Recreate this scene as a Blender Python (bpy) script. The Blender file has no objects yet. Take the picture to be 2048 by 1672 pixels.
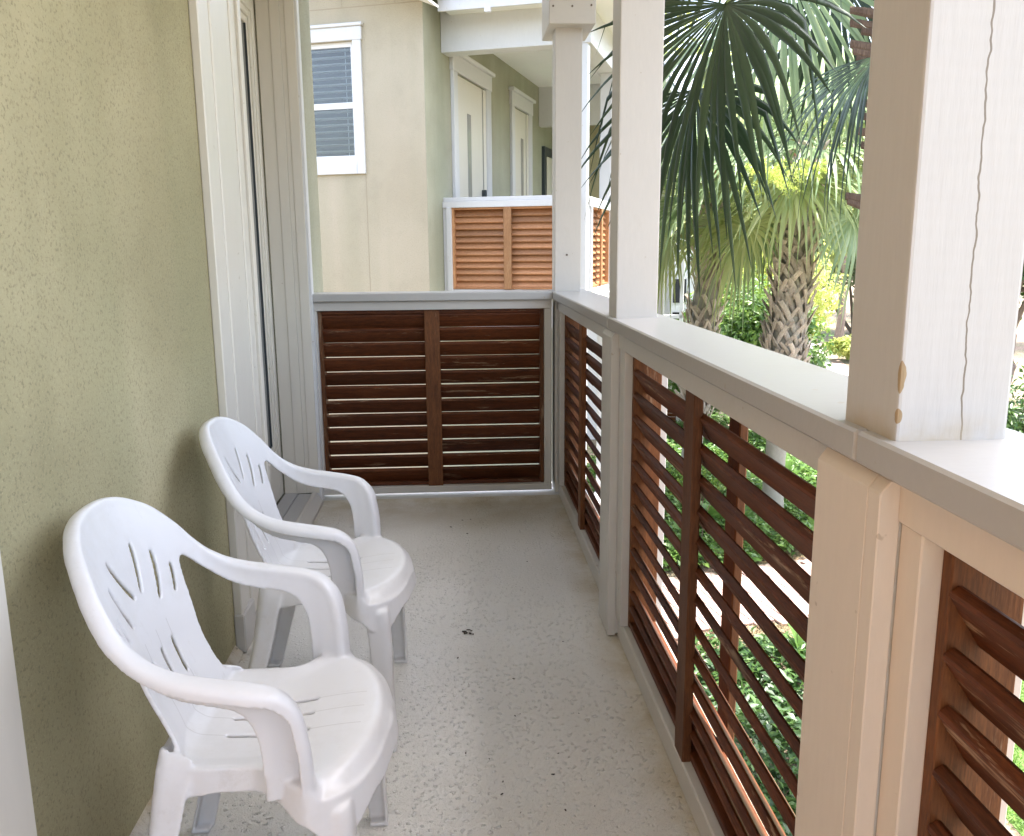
import bpy, bmesh, math, random
import numpy as np
from mathutils import Vector, Matrix, geometry
PI = math.pi
random.seed(7)
RNG = np.random.default_rng(11)
sc = bpy.context.scene
COL = sc.collection

# ------------------------------------------------------------------ camera
cam_d = bpy.data.cameras.new("camera")
cam = bpy.data.objects.new("camera", cam_d); COL.objects.link(cam)
CX, CH, YAW, PITCH, ROLL = -0.4776, 1.2907, 0.0616, 0.196, -0.0082
cf = Vector((math.sin(YAW)*math.cos(PITCH), math.cos(YAW)*math.cos(PITCH), -math.sin(PITCH)))
cr = Vector((math.cos(YAW), -math.sin(YAW), 0)); cu = cr.cross(cf)
r2 = cr*math.cos(ROLL)+cu*math.sin(ROLL); u2 = -cr*math.sin(ROLL)+cu*math.cos(ROLL)
m = Matrix((( r2.x, u2.x, -cf.x, CX), (r2.y, u2.y, -cf.y, 0), (r2.z, u2.z, -cf.z, CH), (0,0,0,1)))
cam.matrix_world = m
cam_d.sensor_width = 36; cam_d.lens = 1722.1/2048*36
cam_d.clip_start = 0.05; cam_d.clip_end = 900
sc.camera = cam

# ------------------------------------------------------------------ world, sun, exposure
SUN_EL, SUN_AZ = math.radians(75), math.radians(80)     # azimuth clockwise from +Y
w = bpy.data.worlds.new("World"); sc.world = w; w.use_nodes = True
nt = w.node_tree; nt.nodes.clear()
out = nt.nodes.new("ShaderNodeOutputWorld"); bg = nt.nodes.new("ShaderNodeBackground")
sky = nt.nodes.new("ShaderNodeTexSky"); sky.sky_type = 'NISHITA'; sky.sun_disc = False
sky.sun_elevation = SUN_EL; sky.sun_rotation = SUN_AZ
sky.air_density = 1.0; sky.dust_density = 3.5; sky.ozone_density = 1.0
hsv = nt.nodes.new("ShaderNodeHueSaturation"); hsv.inputs['Saturation'].default_value = 0.75
nt.links.new(sky.outputs[0], hsv.inputs['Color']); nt.links.new(hsv.outputs[0], bg.inputs[0])
bg.inputs[1].default_value = 0.15; nt.links.new(bg.outputs[0], out.inputs[0])
sd = bpy.data.lights.new("sun", 'SUN'); sd.energy = 2.7; sd.angle = math.radians(0.6); sd.color = (1, .96, .9)
so = bpy.data.objects.new("sun", sd); COL.objects.link(so)
sdir = Vector((math.sin(SUN_AZ)*math.cos(SUN_EL), math.cos(SUN_AZ)*math.cos(SUN_EL), math.sin(SUN_EL)))
so.rotation_euler = sdir.to_track_quat('Z', 'Y').to_euler(); so.location = (6, -6, 14)
sc.view_settings.view_transform = 'Standard'; sc.view_settings.look = 'None'
sc.view_settings.exposure = 2.75; sc.view_settings.gamma = 1.0; sc.view_settings.use_curve_mapping = False
sc.cycles.max_bounces = 8; sc.cycles.diffuse_bounces = 5; sc.cycles.transparent_max_bounces = 12
sc.cycles.use_denoising = True

# ------------------------------------------------------------------ material helpers
class NT:
    def __init__(s, name):
        s.m = bpy.data.materials.new(name); s.m.use_nodes = True; s.t = s.m.node_tree
        s.b = s.t.nodes['Principled BSDF']; s.o = s.t.nodes['Material Output']
        s.tc = s.n("ShaderNodeTexCoord")
    def n(s, typ, **kw):
        x = s.t.nodes.new(typ)
        for k, v in kw.items():
            if k in x.inputs.keys(): x.inputs[k].default_value = v
            else: setattr(x, k, v)
        return x
    def l(s, a, b): s.t.links.new(a, b)
    def coord(s, scale=(1,1,1), src='Object'):
        mp = s.n("ShaderNodeMapping"); mp.inputs['Scale'].default_value = scale
        s.l(s.tc.outputs[src], mp.inputs[0]); return mp.outputs[0]
    def noise(s, scale, detail=4, rough=.55, co=None, dist=0.0):
        x = s.n("ShaderNodeTexNoise"); x.inputs['Scale'].default_value = scale; x.inputs['Detail'].default_value = detail
        x.inputs['Roughness'].default_value = rough; x.inputs['Distortion'].default_value = dist
        s.l(co if co is not None else s.coord(), x.inputs['Vector']); return x.outputs[0]
    def ramp(s, fac, stops):
        x = s.n("ShaderNodeValToRGB"); e = x.color_ramp.elements
        while len(e) < len(stops): e.new(.5)
        for i, (p, c) in enumerate(stops):
            e[i].position = p; e[i].color = (*c, 1) if len(c) == 3 else c
        s.l(fac, x.inputs[0]); return x.outputs[0]
    def mix(s, fac, a, b, mode='MIX'):
        x = s.n("ShaderNodeMix", data_type='RGBA', blend_type=mode)
        for inp, v in ((0, fac), (6, a), (7, b)):
            if hasattr(v, 'links'): s.l(v, x.inputs[inp])
            elif inp == 0: x.inputs[0].default_value = v
            else: x.inputs[inp].default_value = (*v, 1)
        return x.outputs[2]
    def math(s, op, a, b=0.0, clamp=False):
        x = s.n("ShaderNodeMath", operation=op, use_clamp=clamp)
        for i, v in enumerate((a, b)):
            if hasattr(v, 'links'): s.l(v, x.inputs[i])
            else: x.inputs[i].default_value = v
        return x.outputs[0]
    def bump(s, h, strength=.3, dist=.01, prev=None):
        x = s.n("ShaderNodeBump"); x.inputs['Strength'].default_value = strength; x.inputs['Distance'].default_value = dist
        s.l(h, x.inputs['Height'])
        if prev is not None: s.l(prev, x.inputs['Normal'])
        s.l(x.outputs[0], s.b.inputs['Normal']); return x.outputs[0]
    def base(s, v):
        if hasattr(v, 'links'): s.l(v, s.b.inputs['Base Color'])
        else: s.b.inputs['Base Color'].default_value = (*v, 1)
    def set(s, **kw):
        for k, v in kw.items():
            k = k.replace('_', ' ')
            if hasattr(v, 'links'): s.l(v, s.b.inputs[k])
            else: s.b.inputs[k].default_value = v

def rgb(*c): return c
def mat_stucco(name, c1, c2, scale=1.0):
    a = NT(name)
    big = a.noise(1.3*scale, 3, .5); sp = a.noise(135, 3, .65); sp2 = a.noise(260, 2, .5)
    col = a.mix(a.ramp(big, [(.35, (0,0,0)), (.65, (1,1,1))]), c1, c2)
    band = a.noise(3.4, 3, .5, a.coord((1, 1, .10)))
    col = a.mix(a.math('MULTIPLY', a.ramp(band, [(.42, (0,0,0)), (.68, (1,1,1))]), .38), col, tuple(v*k for v, k in zip(c1, (.78, .86, .80))))
    st = a.noise(2.3, 6, .7)
    col = a.mix(a.math('MULTIPLY', a.ramp(st, [(.52, (0,0,0)), (.75, (1,1,1))]), .35), col, tuple(x*.72 for x in c1))
    dark = tuple(x*.55 for x in c1)
    col = a.mix(a.ramp(sp, [(.34, (.6,.6,.6)), (.46, (0,0,0))]), col, dark)
    col = a.mix(a.ramp(sp2, [(.58, (0,0,0)), (.8, (.5,.5,.5))]), col, tuple(min(1, x*1.25) for x in c2))
    a.base(col); a.set(Roughness=.92)
    v = a.noise(110, 5, .75); a.bump(v, .6, .006); return a.m
def mat_paint(name, c, grain=(6,6,1.2), rough=.45, dirt=.25, bump=.10, dirtcol=(.34,.27,.18)):
    a = NT(name)
    co = a.coord(grain)
    g = a.noise(14, 5, .6, co); d = a.noise(3.2, 5, .65)
    fine = a.noise(60, 3, .6)
    col = a.mix(a.ramp(g, [(.3, (.5,.5,.5)), (.7, (0,0,0))]), c, tuple(x*.93 for x in c))
    dm = a.math('MULTIPLY', a.ramp(d, [(.56, (0,0,0)), (.78, (1,1,1))]), dirt)
    col = a.mix(dm, col, dirtcol)
    sp = a.noise(38, 2, .5)
    col = a.mix(a.ramp(sp, [(.73, (0,0,0)), (.76, (.55,.55,.55))]), col, dirtcol)
    a.base(col); a.set(Roughness=rough)
    n1 = a.bump(g, bump, .004); a.bump(fine, .05, .002, n1); return a.m
def mat_wood(name, c1, c2, grain, worn=.5, rough=.55, worncol=(.40,.28,.18)):
    a = NT(name)
    oi = a.n("ShaderNodeObjectInfo")
    off = a.n("ShaderNodeVectorMath", operation='SCALE'); off.inputs[0].default_value = (13.7, 7.3, 5.1); a.l(oi.outputs['Random'], off.inputs['Scale'])
    ad = a.n("ShaderNodeVectorMath", operation='ADD'); a.l(a.tc.outputs['Object'], ad.inputs[0]); a.l(off.outputs[0], ad.inputs[1])
    def cor(sc_):
        mp = a.n("ShaderNodeMapping"); mp.inputs['Scale'].default_value = sc_; a.l(ad.outputs[0], mp.inputs[0]); return mp.outputs[0]
    co = cor(grain)
    g = a.noise(9, 6, .65, co, .4); g2 = a.noise(40, 3, .6, co)
    col = a.mix(a.ramp(g, [(.3, (0,0,0)), (.7, (1,1,1))]), c1, c2)
    col = a.mix(a.ramp(g2, [(.35, (.5,.5,.5)), (.6, (0,0,0))]), col, tuple(x*.5 for x in c1))
    wn = a.noise(2.0, 6, .75, cor((grain[0]*.8, grain[1]*.9, grain[2]*.9)))
    wf = a.math('MULTIPLY', a.ramp(wn, [(.60, (0,0,0)), (.66, (1,1,1))]), worn)
    col = a.mix(wf, col, worncol)
    kn = a.noise(3.0, 1, .4, cor((1, 1, 1)))
    col = a.mix(a.ramp(kn, [(.70, (0,0,0)), (.78, (.6,.6,.6))]), col, tuple(x*.35 for x in c1))
    hs = a.n("ShaderNodeHueSaturation"); a.l(col, hs.inputs['Color'])
    a.l(a.math('ADD', a.math('MULTIPLY', oi.outputs['Random'], .5), .75), hs.inputs['Value'])
    a.base(hs.outputs[0]); a.set(Roughness=rough); a.b.inputs['Specular IOR Level'].default_value = .28; a.bump(g, .3, .003); return a.m
def mat_plain(name, c, rough=.6, var=.12, scale=8, bump=.0, metal=0.0):
    a = NT(name); n = a.noise(scale, 4)
    a.base(a.mix(n, tuple(x*(1-var) for x in c), tuple(min(1, x*(1+var)) for x in c)))
    a.set(Roughness=rough, Metallic=metal)
    if bump: a.bump(a.noise(scale*6, 4), bump, .01)
    return a.m
def mat_leaf(name, cols, trans=.35, rough=.45, per='rand', scale=3.0):
    a = NT(name)
    g = a.n("ShaderNodeNewGeometry")
    n = a.noise(scale, 2, .5, a.coord((1,1,1), 'Object'))
    f = a.math('ADD', a.math('MULTIPLY', g.outputs['Random Per Island'], .6), a.math('MULTIPLY', n, .4))
    k = len(cols)
    col = a.ramp(f, [(.15 + .7*i/(k-1), c) for i, c in enumerate(cols)])
    a.base(col); a.set(Roughness=rough)
    tr = a.n("ShaderNodeBsdfTranslucent")
    tc = a.mix(.5, col, tuple(min(.9, v*1.6) for v in cols[-1])); a.l(tc, tr.inputs[0])
    ms = a.n("ShaderNodeMixShader"); ms.inputs[0].default_value = trans
    a.l(a.b.outputs[0], ms.inputs[1]); a.l(tr.outputs[0], ms.inputs[2]); a.l(ms.outputs[0], a.o.inputs[0])
    return a.m

M = {}
M['stucco'] = mat_stucco('olive_stucco', (.335,.295,.165), (.455,.405,.245))
M['stucco_sage'] = mat_stucco('sage_stucco', (.31,.305,.225), (.38,.375,.285))
M['stucco_tan'] = mat_stucco('tan_stucco', (.42,.365,.27), (.49,.43,.33), .6)
M['paint_x'] = mat_paint('cream_paint_grain_x', (.52,.50,.465), (1.2,6,6))
M['paint_y'] = mat_paint('cream_paint_grain_y', (.52,.50,.465), (6,1.2,6))
M['paint_z'] = mat_paint('cream_paint_grain_z', (.52,.50,.465), (6,6,1.2))
M['paint_warm_bounce'] = mat_paint('cream_paint_bounce_tint', (.66,.585,.50), (6,6,1.2), .45, .2)  # cream paint with warm bounced light put into its colour
M['cap_paint'] = mat_paint('cap_paint', (.40,.395,.38), (5,1.2,5), .32, .18)
M['door_paint'] = mat_paint('door_paint', (.64,.605,.53), (2,2,.4), .35, .04, .0)
M['white_trim'] = mat_paint('white_trim', (.62,.62,.62), (4,4,1), .4, .06, .05)
M['soffit'] = mat_plain('soffit_paint', (.80,.80,.79), .8, .05, 2)
M['slat'] = mat_wood('stained_slat', (.060,.016,.005), (.15,.043,.012), (1,9,9), .75)
M['stile'] = mat_wood('stained_stile', (.090,.031,.009), (.18,.066,.020), (9,9,1), .45)
M['slat_new'] = mat_wood('cedar_slat', (.34,.155,.068), (.48,.24,.115), (1,9,9), .35, .5, (.62,.40,.24))
M['stile_new'] = mat_wood('cedar_stile', (.38,.19,.085), (.52,.28,.14), (9,9,1), .2, .5, (.62,.40,.24))
M['glass_dark'] = NT('dark_glass').m
b = M['glass_dark'].node_tree.nodes['Principled BSDF']; b.inputs['Base Color'].default_value = (.03,.032,.035,1); b.inputs['Roughness'].default_value = .06
def mat_glass():
    a = NT('clear_glass'); tr = a.n("ShaderNodeBsdfTransparent"); gl = a.n("ShaderNodeBsdfGlossy"); gl.inputs['Roughness'].default_value = .03
    tr.inputs[0].default_value = (.82,.85,.86,1)
    fr = a.n("ShaderNodeFresnel"); fr.inputs[0].default_value = 1.6
    ms = a.n("ShaderNodeMixShader"); a.l(fr.outputs[0], ms.inputs[0]); a.l(tr.outputs[0], ms.inputs[1]); a.l(gl.outputs[0], ms.inputs[2])
    a.l(ms.outputs[0], a.o.inputs[0]); return a.m
M['glass'] = mat_glass()
M['curtain_glass'] = mat_plain('curtained_glass', (.30,.29,.27), .12, .25, 2)
M['blind'] = mat_plain('blind_vinyl', (.80,.81,.83), .5, .03)
M['dark_room'] = mat_plain('dark_interior', (.16,.16,.18), .9, .1)
M['black_metal'] = mat_plain('black_metal', (.03,.04,.045), .4, .1)
M['threshold'] = mat_paint('threshold_paint', (.40,.40,.40), (4,1,4), .5, .25)
M['roof_metal'] = mat_plain('roof_metal', (.52,.58,.66), .35, .06, 3, 0, .6)

def mat_plastic():
    a = NT('white_resin'); n = a.noise(5, 5, .7)
    col = a.mix(a.ramp(n, [(.52, (0,0,0)), (.8, (.5,.5,.5))]), (.70,.70,.705), (.56,.54,.50))
    sep = a.n("ShaderNodeSeparateXYZ"); a.l(a.tc.outputs['Object'], sep.inputs[0]); gr = None
    for yy in (-.0559, .0043, .0559):
        d = a.math('ABSOLUTE', a.math('SUBTRACT', sep.outputs['Y'], yy))
        q = a.math('LESS_THAN', d, .0014); gr = q if gr is None else a.math('MAXIMUM', gr, q)
    xr = a.math('MULTIPLY', a.math('GREATER_THAN', sep.outputs['X'], -.25), a.math('LESS_THAN', sep.outputs['X'], .150))
    gr = a.math('MULTIPLY', a.math('MULTIPLY', gr, xr), a.math('MULTIPLY', a.math('GREATER_THAN', sep.outputs['Z'], .37), a.math('LESS_THAN', sep.outputs['Z'], .60)))
    col = a.mix(a.math('MULTIPLY', gr, .45), col, (.45,.44,.42))
    sc_ = a.noise(9, 7, .8, a.coord((1, 2.5, 1)))
    col = a.mix(a.math('MULTIPLY', a.ramp(sc_, [(.60, (0,0,0)), (.70, (1,1,1))]), .22), col, (.42,.39,.34))
    a.base(col); a.set(Roughness=.30); a.b.inputs['Subsurface Weight'].default_value = 0.0
    a.bump(a.noise(220, 2), .04, .001); return a.m
M['resin'] = mat_plastic()

def mat_floor():
    a = NT('deck_coating')
    lump = a.noise(80, 3, .62); fine = a.noise(300, 2, .5); pit = a.noise(110, 3, .6)
    vo = a.n("ShaderNodeTexVoronoi", feature='F1'); vo.inputs['Scale'].default_value = 60; a.l(a.coord(), vo.inputs['Vector'])
    cell = a.ramp(vo.outputs['Distance'], [(.22, (1,1,1)), (.36, (0,0,0))])
    patch = a.noise(1.7, 4, .6)
    amt = a.ramp(patch, [(.36, (.3,.3,.3)), (.6, (1,1,1))])
    lm = a.math('MULTIPLY', a.ramp(lump, [(.46, (0,0,0)), (.56, (1,1,1))]), cell)
    lm = a.math('MULTIPLY', lm, amt)
    big = a.noise(1.3, 5, .6); mid = a.noise(6, 5, .7)
    col = a.mix(a.ramp(big, [(.35, (0,0,0)), (.66, (1,1,1))]), (.72,.71,.675), (.79,.785,.765))
    col = a.mix(a.math('MULTIPLY', lm, .9), col, (1.0,1.0,.99))  # light caught by the lumps and dark of the pits, put into the colour
    col = a.mix(a.math('MULTIPLY', a.ramp(pit, [(.28, (1,1,1)), (.40, (0,0,0))]), .42), col, (.34,.32,.28))
    sep = a.n("ShaderNodeSeparateXYZ"); a.l(a.tc.outputs['Object'], sep.inputs[0])
    def edge(ax, c0, wdt, sgn):
        d = a.math('MULTIPLY', a.math('SUBTRACT', sep.outputs[ax], c0), sgn)
        return a.math('SUBTRACT', 1.0, a.math('DIVIDE', d, wdt), True)
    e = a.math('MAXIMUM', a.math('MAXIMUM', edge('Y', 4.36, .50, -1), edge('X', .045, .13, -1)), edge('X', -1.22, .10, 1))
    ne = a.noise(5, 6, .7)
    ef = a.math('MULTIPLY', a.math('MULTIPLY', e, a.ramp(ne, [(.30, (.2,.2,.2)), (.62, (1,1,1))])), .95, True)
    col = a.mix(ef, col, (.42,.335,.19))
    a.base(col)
    rg = a.ramp(a.noise(3, 3), [(.35, (.50,.50,.50)), (.7, (.36,.36,.36))]); a.l(rg, a.b.inputs['Roughness'])
    a.b.inputs['Coat Weight'].default_value = .25; a.b.inputs['Coat Roughness'].default_value = .4
    h = a.math('ADD', a.math('MULTIPLY', lm, .8), a.math('MULTIPLY', a.math('ADD', fine, lump), .45))
    a.bump(h, 1.0, .0075); return a.m
M['deck'] = mat_floor()

def mat_post3():
    a = NT('cracked_post_paint'); sep = a.n("ShaderNodeSeparateXYZ"); a.l(a.tc.outputs['Object'], sep.inputs[0])
    g = a.noise(14, 5, .6, a.coord((9,9,1.0))); d = a.noise(3, 5, .6)
    saw = a.n("ShaderNodeTexWave", wave_type='BANDS', bands_direction='Z'); saw.inputs['Scale'].default_value = 16; saw.inputs['Distortion'].default_value = 2.5
    saw.inputs['Detail'].default_value = 2; a.l(a.tc.outputs['Object'], saw.inputs['Vector'])
    c = (.50,.495,.475)
    col = a.mix(a.ramp(g, [(.3, (.6,.6,.6)), (.7, (0,0,0))]), c, tuple(x*.92 for x in c))
    # a drying crack running down the outer face
    z = sep.outputs['Z']; wob = a.noise(3.2, 5, .8, a.coord((0.001, .001, 1)))
    cx = a.math('ADD', a.math('ADD', a.math('MULTIPLY', a.math('SUBTRACT', z, 1.07), -.016), .091), a.math('MULTIPLY', a.math('SUBTRACT', wob, .5), .03))
    dist = a.math('ABSOLUTE', a.math('SUBTRACT', sep.outputs['X'], cx))
    wd = a.math('ADD', a.math('MULTIPLY', a.noise(25, 3, .7), .0016), .0003)
    crk = a.math('LESS_THAN', dist, wd)
    front = a.math('LESS_THAN', sep.outputs['Y'], .93)
    crk = a.math('MULTIPLY', crk, front)
    col = a.mix(crk, col, (.20,.17,.13))
    # chipped corner, bare wood
    def blob(x, y, z0, rx, rz):
        dx = a.math('DIVIDE', a.math('SUBTRACT', sep.outputs['X'], x), rx); dy = a.math('DIVIDE', a.math('SUBTRACT', sep.outputs['Y'], y), rx)
        dz = a.math('DIVIDE', a.math('SUBTRACT', z, z0), rz)
        s2 = a.math('ADD', a.math('ADD', a.math('MULTIPLY', dx, dx), a.math('MULTIPLY', dy, dy)), a.math('MULTIPLY', dz, dz))
        s2 = a.math('ADD', s2, a.math('MULTIPLY', a.math('SUBTRACT', a.noise(60, 3), .5), 1.6))
        return a.math('LESS_THAN', s2, 1.0)
    bl = a.math('MAXIMUM', blob(.0165, .927, 1.145, .006, .019), blob(.0165, .927, 1.10, .006, .009))
    col = a.mix(bl, col, (.33,.24,.13))
    low = a.math('MULTIPLY', a.math('SUBTRACT', 1.0, a.math('DIVIDE', a.math('SUBTRACT', z, 1.07), .035), True), a.ramp(a.noise(18, 4), [(.4, (0,0,0)), (.6, (.7,.7,.7))]))
    col = a.mix(low, col, (.42,.35,.24))
    a.base(col); a.set(Roughness=.42)
    hgt = a.math('SUBTRACT', a.math('ADD', a.math('MULTIPLY', g, .35), a.math('MULTIPLY', saw.outputs[1], .05)), a.math('MULTIPLY', a.math('MAXIMUM', crk, bl), 1.2))
    a.bump(hgt, .4, .004); return a.m
M['post3'] = mat_post3()

M['frond'] = mat_leaf('frond_green', [(.11,.18,.075), (.20,.29,.14), (.34,.42,.24)], .42, .30, scale=1.2)
M['frond_backlit'] = mat_leaf('frond_backlit_green', [(.014,.032,.015), (.026,.050,.022), (.05,.08,.035)], .09, .3, scale=1.2)  # near fronds stand against the light; that shade is put into the colour
M['frond_yel'] = mat_leaf('frond_yellow_green', [(.20,.26,.09), (.30,.36,.14), (.42,.45,.22)], .45, .4, scale=1.2)
M['frond_dead'] = mat_leaf('frond_dead', [(.16,.10,.05), (.24,.17,.09), (.30,.23,.13)], .15, .8)
M['petiole'] = mat_plain('petiole', (.20,.25,.08), .45, .2)
M['boot'] = mat_wood('palm_boot', (.42,.35,.29), (.62,.55,.47), (5,5,1), .25, .85, (.20,.10,.05))
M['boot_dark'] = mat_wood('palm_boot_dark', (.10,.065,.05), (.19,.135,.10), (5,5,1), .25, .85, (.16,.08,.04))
M['fibre'] = mat_plain('palm_fibre', (.13,.055,.025), .95, .5, 22, .8)
M['palm_trunk'] = mat_plain('palm_trunk_bark', (.30,.28,.23), .9, .25, 10, .6)
M['bark'] = mat_plain('tree_bark', (.26,.20,.165), .9, .3, 12, .8)
M['shrub'] = mat_leaf('shrub_leaves', [(.035,.085,.02), (.07,.15,.03), (.17,.26,.05)], .35, .4)
M['shrub_dark'] = mat_leaf('dark_shrub_leaves', [(.02,.05,.016), (.045,.10,.025), (.09,.16,.04)], .3, .4)
M['lime'] = mat_leaf('lime_leaves', [(.20,.27,.06), (.33,.40,.10), (.48,.50,.15)], .5, .5)
M['tree_leaf'] = mat_leaf('tree_leaves', [(.13,.19,.06), (.23,.29,.10), (.34,.38,.15)], .5, .5, scale=.6)
M['grey_leaf'] = mat_leaf('grey_green_leaves', [(.09,.13,.06), (.16,.21,.11), (.25,.29,.17)], .4, .5, scale=.6)
M['ground_leaf'] = mat_leaf('ground_cover_leaves', [(.04,.10,.02), (.085,.18,.035), (.18,.28,.07)], .35, .4)
M['grass'] = mat_leaf('grass_blades', [(.06,.14,.025), (.12,.23,.04), (.20,.31,.07)], .4, .5)
M['flower'] = mat_leaf('palm_flower', [(.32,.42,.08), (.44,.50,.12)], .4, .6)
M['stem'] = mat_plain('twig_stem', (.11,.085,.06), .9, .2)
def mat_ground():
    a = NT('mulch_soil'); n = a.noise(14, 6, .7); n2 = a.noise(.6, 3)
    col = a.ramp(n, [(.3, (.085,.055,.038)), (.5, (.19,.135,.10)), (.7, (.34,.27,.21))])
    col = a.mix(a.ramp(n2, [(.4, (0,0,0)), (.6, (.6,.6,.6))]), col, (.12,.14,.06))
    a.base(col); a.set(Roughness=.95); a.bump(n, .9, .04); return a.m
M['ground'] = mat_ground()
M['lawn'] = mat_plain('lawn_soil', (.09,.16,.035), .95, .3, 20, .5)
M['brick'] = mat_plain('pink_paver', (.36,.25,.215), .85, .16, 3, .2)
nb_ = M['brick'].node_tree; oi = nb_.nodes.new("ShaderNodeNewGeometry")
M['soft_joint'] = mat_plain('stucco_joint', (.34,.29,.21), .95, .1)
M['joint'] = mat_plain('paver_joint', (.21,.16,.13), .95, .2, 20)
M['concrete'] = mat_plain('pale_boardwalk', (.60,.58,.55), .85, .08, 3, .2)
M['debris'] = mat_plain('dry_leaf_crumb', (.045,.035,.03), .9, .4, 60)
M['screw'] = mat_plain('rusty_screw', (.12,.09,.07), .6, .3)

# ------------------------------------------------------------------ object helpers
def meta(o, label=None, cat=None, group=None, kind=None):
    if label: o['label'] = label
    if cat: o['category'] = cat
    if group: o['group'] = group
    if kind: o['kind'] = kind
    return o
def empty(name, loc=(0,0,0), rz=0, label=None, cat=None, group=None):
    o = bpy.data.objects.new(name, None); COL.objects.link(o); o.location = loc; o.rotation_euler = (0,0,rz)
    o.empty_display_size = .1
    return meta(o, label, cat, group)
def link(name, me, parent=None, mat=None):
    o = bpy.data.objects.new(name, me); COL.objects.link(o)
    if parent is not None: o.parent = parent
    if mat is not None and not me.materials: me.materials.append(mat)
    return o
def raw(name, verts, faces, mat=None, parent=None, smooth=False):
    me = bpy.data.meshes.new(name); me.from_pydata([tuple(v) for v in verts], [], faces); me.update()
    if smooth: me.shade_smooth()
    if mat: me.materials.append(mat)
    return link(name, me, parent)
class MB:
    """collects shapes into one bmesh"""
    def __init__(s): s.bm = bmesh.new()
    def box(s, x0, x1, y0, y1, z0, z1, bev=0.0, seg=1):
        t = bmesh.new()
        vs = [t.verts.new(p) for p in ((x0,y0,z0),(x1,y0,z0),(x1,y1,z0),(x0,y1,z0),(x0,y0,z1),(x1,y0,z1),(x1,y1,z1),(x0,y1,z1))]
        for f in ((3,2,1,0),(4,5,6,7),(0,1,5,4),(1,2,6,5),(2,3,7,6),(3,0,4,7)): t.faces.new([vs[i] for i in f])
        if bev: bmesh.ops.bevel(t, geom=t.edges[:], offset=bev, segments=seg, affect='EDGES', profile=.6)
        s.add(t); return s
    def add(s, t, mtx=None):
        me = bpy.data.meshes.new("tmp"); t.to_mesh(me); t.free()
        if mtx is not None: me.transform(mtx)
        s.bm.from_mesh(me); bpy.data.meshes.remove(me)
    def prism(s, prof, axis, a0, a1, bev=0):
        """prof: list of 2D points; axis 'x': prof=(y,z); 'y': prof=(x,z); 'z': prof=(x,y)"""
        t = bmesh.new()
        def P(p, a): return {'x': (a, p[0], p[1]), 'y': (p[0], a, p[1]), 'z': (p[0], p[1], a)}[axis]
        A = [t.verts.new(P(p, a0)) for p in prof]; B = [t.verts.new(P(p, a1)) for p in prof]; n = len(prof)
        t.faces.new(A[::-1]); t.faces.new(B)
        for i in range(n): t.faces.new((A[i], A[(i+1) % n], B[(i+1) % n], B[i]))
        bmesh.ops.recalc_face_normals(t, faces=t.faces[:])
        if bev: bmesh.ops.bevel(t, geom=t.edges[:], offset=bev, segments=1, affect='EDGES')
        s.add(t); return s
    def tube(s, pts, radii, seg=8, cap=True):
        t = bmesh.new(); rings = []
        up = Vector((0,0,1))
        for i, p in enumerate(pts):
            p = Vector(p); a = Vector(pts[max(0, i-1)]); b_ = Vector(pts[min(len(pts)-1, i+1)])
            d = (b_-a).normalized(); x = d.cross(up)
            if x.length < 1e-3: x = Vector((1,0,0))
            x.normalize(); y = x.cross(d)
            rings.append([t.verts.new(p + (x*math.cos(2*PI*k/seg) + y*math.sin(2*PI*k/seg))*radii[i]) for k in range(seg)])
        for a, b_ in zip(rings, rings[1:]):
            for k in range(seg): t.faces.new((a[k], a[(k+1) % seg], b_[(k+1) % seg], b_[k]))
        if cap: t.faces.new(rings[0][::-1]); t.faces.new(rings[-1])
        bmesh.ops.recalc_face_normals(t, faces=t.faces[:])
        s.add(t); return s
    def build(s, name, mat, parent=None, smooth=False):
        me = bpy.data.meshes.new(name); s.bm.to_mesh(me); s.bm.free()
        if smooth: me.shade_smooth()
        me.materials.append(mat); return link(name, me, parent)
def bx(name, mat, x0, x1, y0, y1, z0, z1, parent=None, bev=0.002):
    return MB().box(x0, x1, y0, y1, z0, z1, bev).build(name, mat, parent)
def arr_mesh(name, V, F, mat=None, smooth=False, mats=None, midx=None):
    """V (n,3), F (m,k) arrays"""
    V = np.asarray(V, np.float32); F = np.asarray(F, np.int32); k = F.shape[1]
    me = bpy.data.meshes.new(name); me.vertices.add(len(V)); me.vertices.foreach_set('co', V.ravel())
    me.loops.add(F.size); me.loops.foreach_set('vertex_index', F.ravel())
    me.polygons.add(len(F)); me.polygons.foreach_set('loop_start', np.arange(0, F.size, k, dtype=np.int32))
    me.polygons.foreach_set('loop_total', np.full(len(F), k, np.int32))
    if mat: me.materials.append(mat)
    for x in (mats or []): me.materials.append(x)
    if midx is not None: me.polygons.foreach_set('material_index', np.asarray(midx, np.int32))
    me.update(calc_edges=True)
    if smooth: me.shade_smooth()
    return me

# ------------------------------------------------------------------ our balcony: floor, house wall, door
WX = -1.22           # plane of the stucco wall
YE = 4.36            # end of the deck
GZ = -2.7            # garden level
fl = MB(); fl.box(-1.40, .20, -3.0, YE+.02, -.22, 0, 0)
floor = fl.build('balcony_floor', M['deck']); floor['kind'] = 'structure'
raw('balcony_fascia', *(lambda: ([(-1.40,YE+.021,-.25),(.201,YE+.021,-.25),(.201,YE+.30,-.25),(-1.40,YE+.30,-.25),(-1.40,YE+.021,-.004),(.201,YE+.021,-.004),(.201,YE+.30,-.004),(-1.40,YE+.30,-.004)], [(3,2,1,0),(4,5,6,7),(0,1,5,4),(1,2,6,5),(2,3,7,6),(3,0,4,7)]))(), mat=M['white_trim'])['kind'] = 'structure'
# coved foot of the coating along the wall
raw('floor_cove', [(-1.22,-3,0.03),(-1.22,3.18-.53,0.03),(-1.195,-3,.004),(-1.195,2.65,.004)], [(0,1,3,2)], M['deck'])['kind'] = 'structure'

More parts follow.
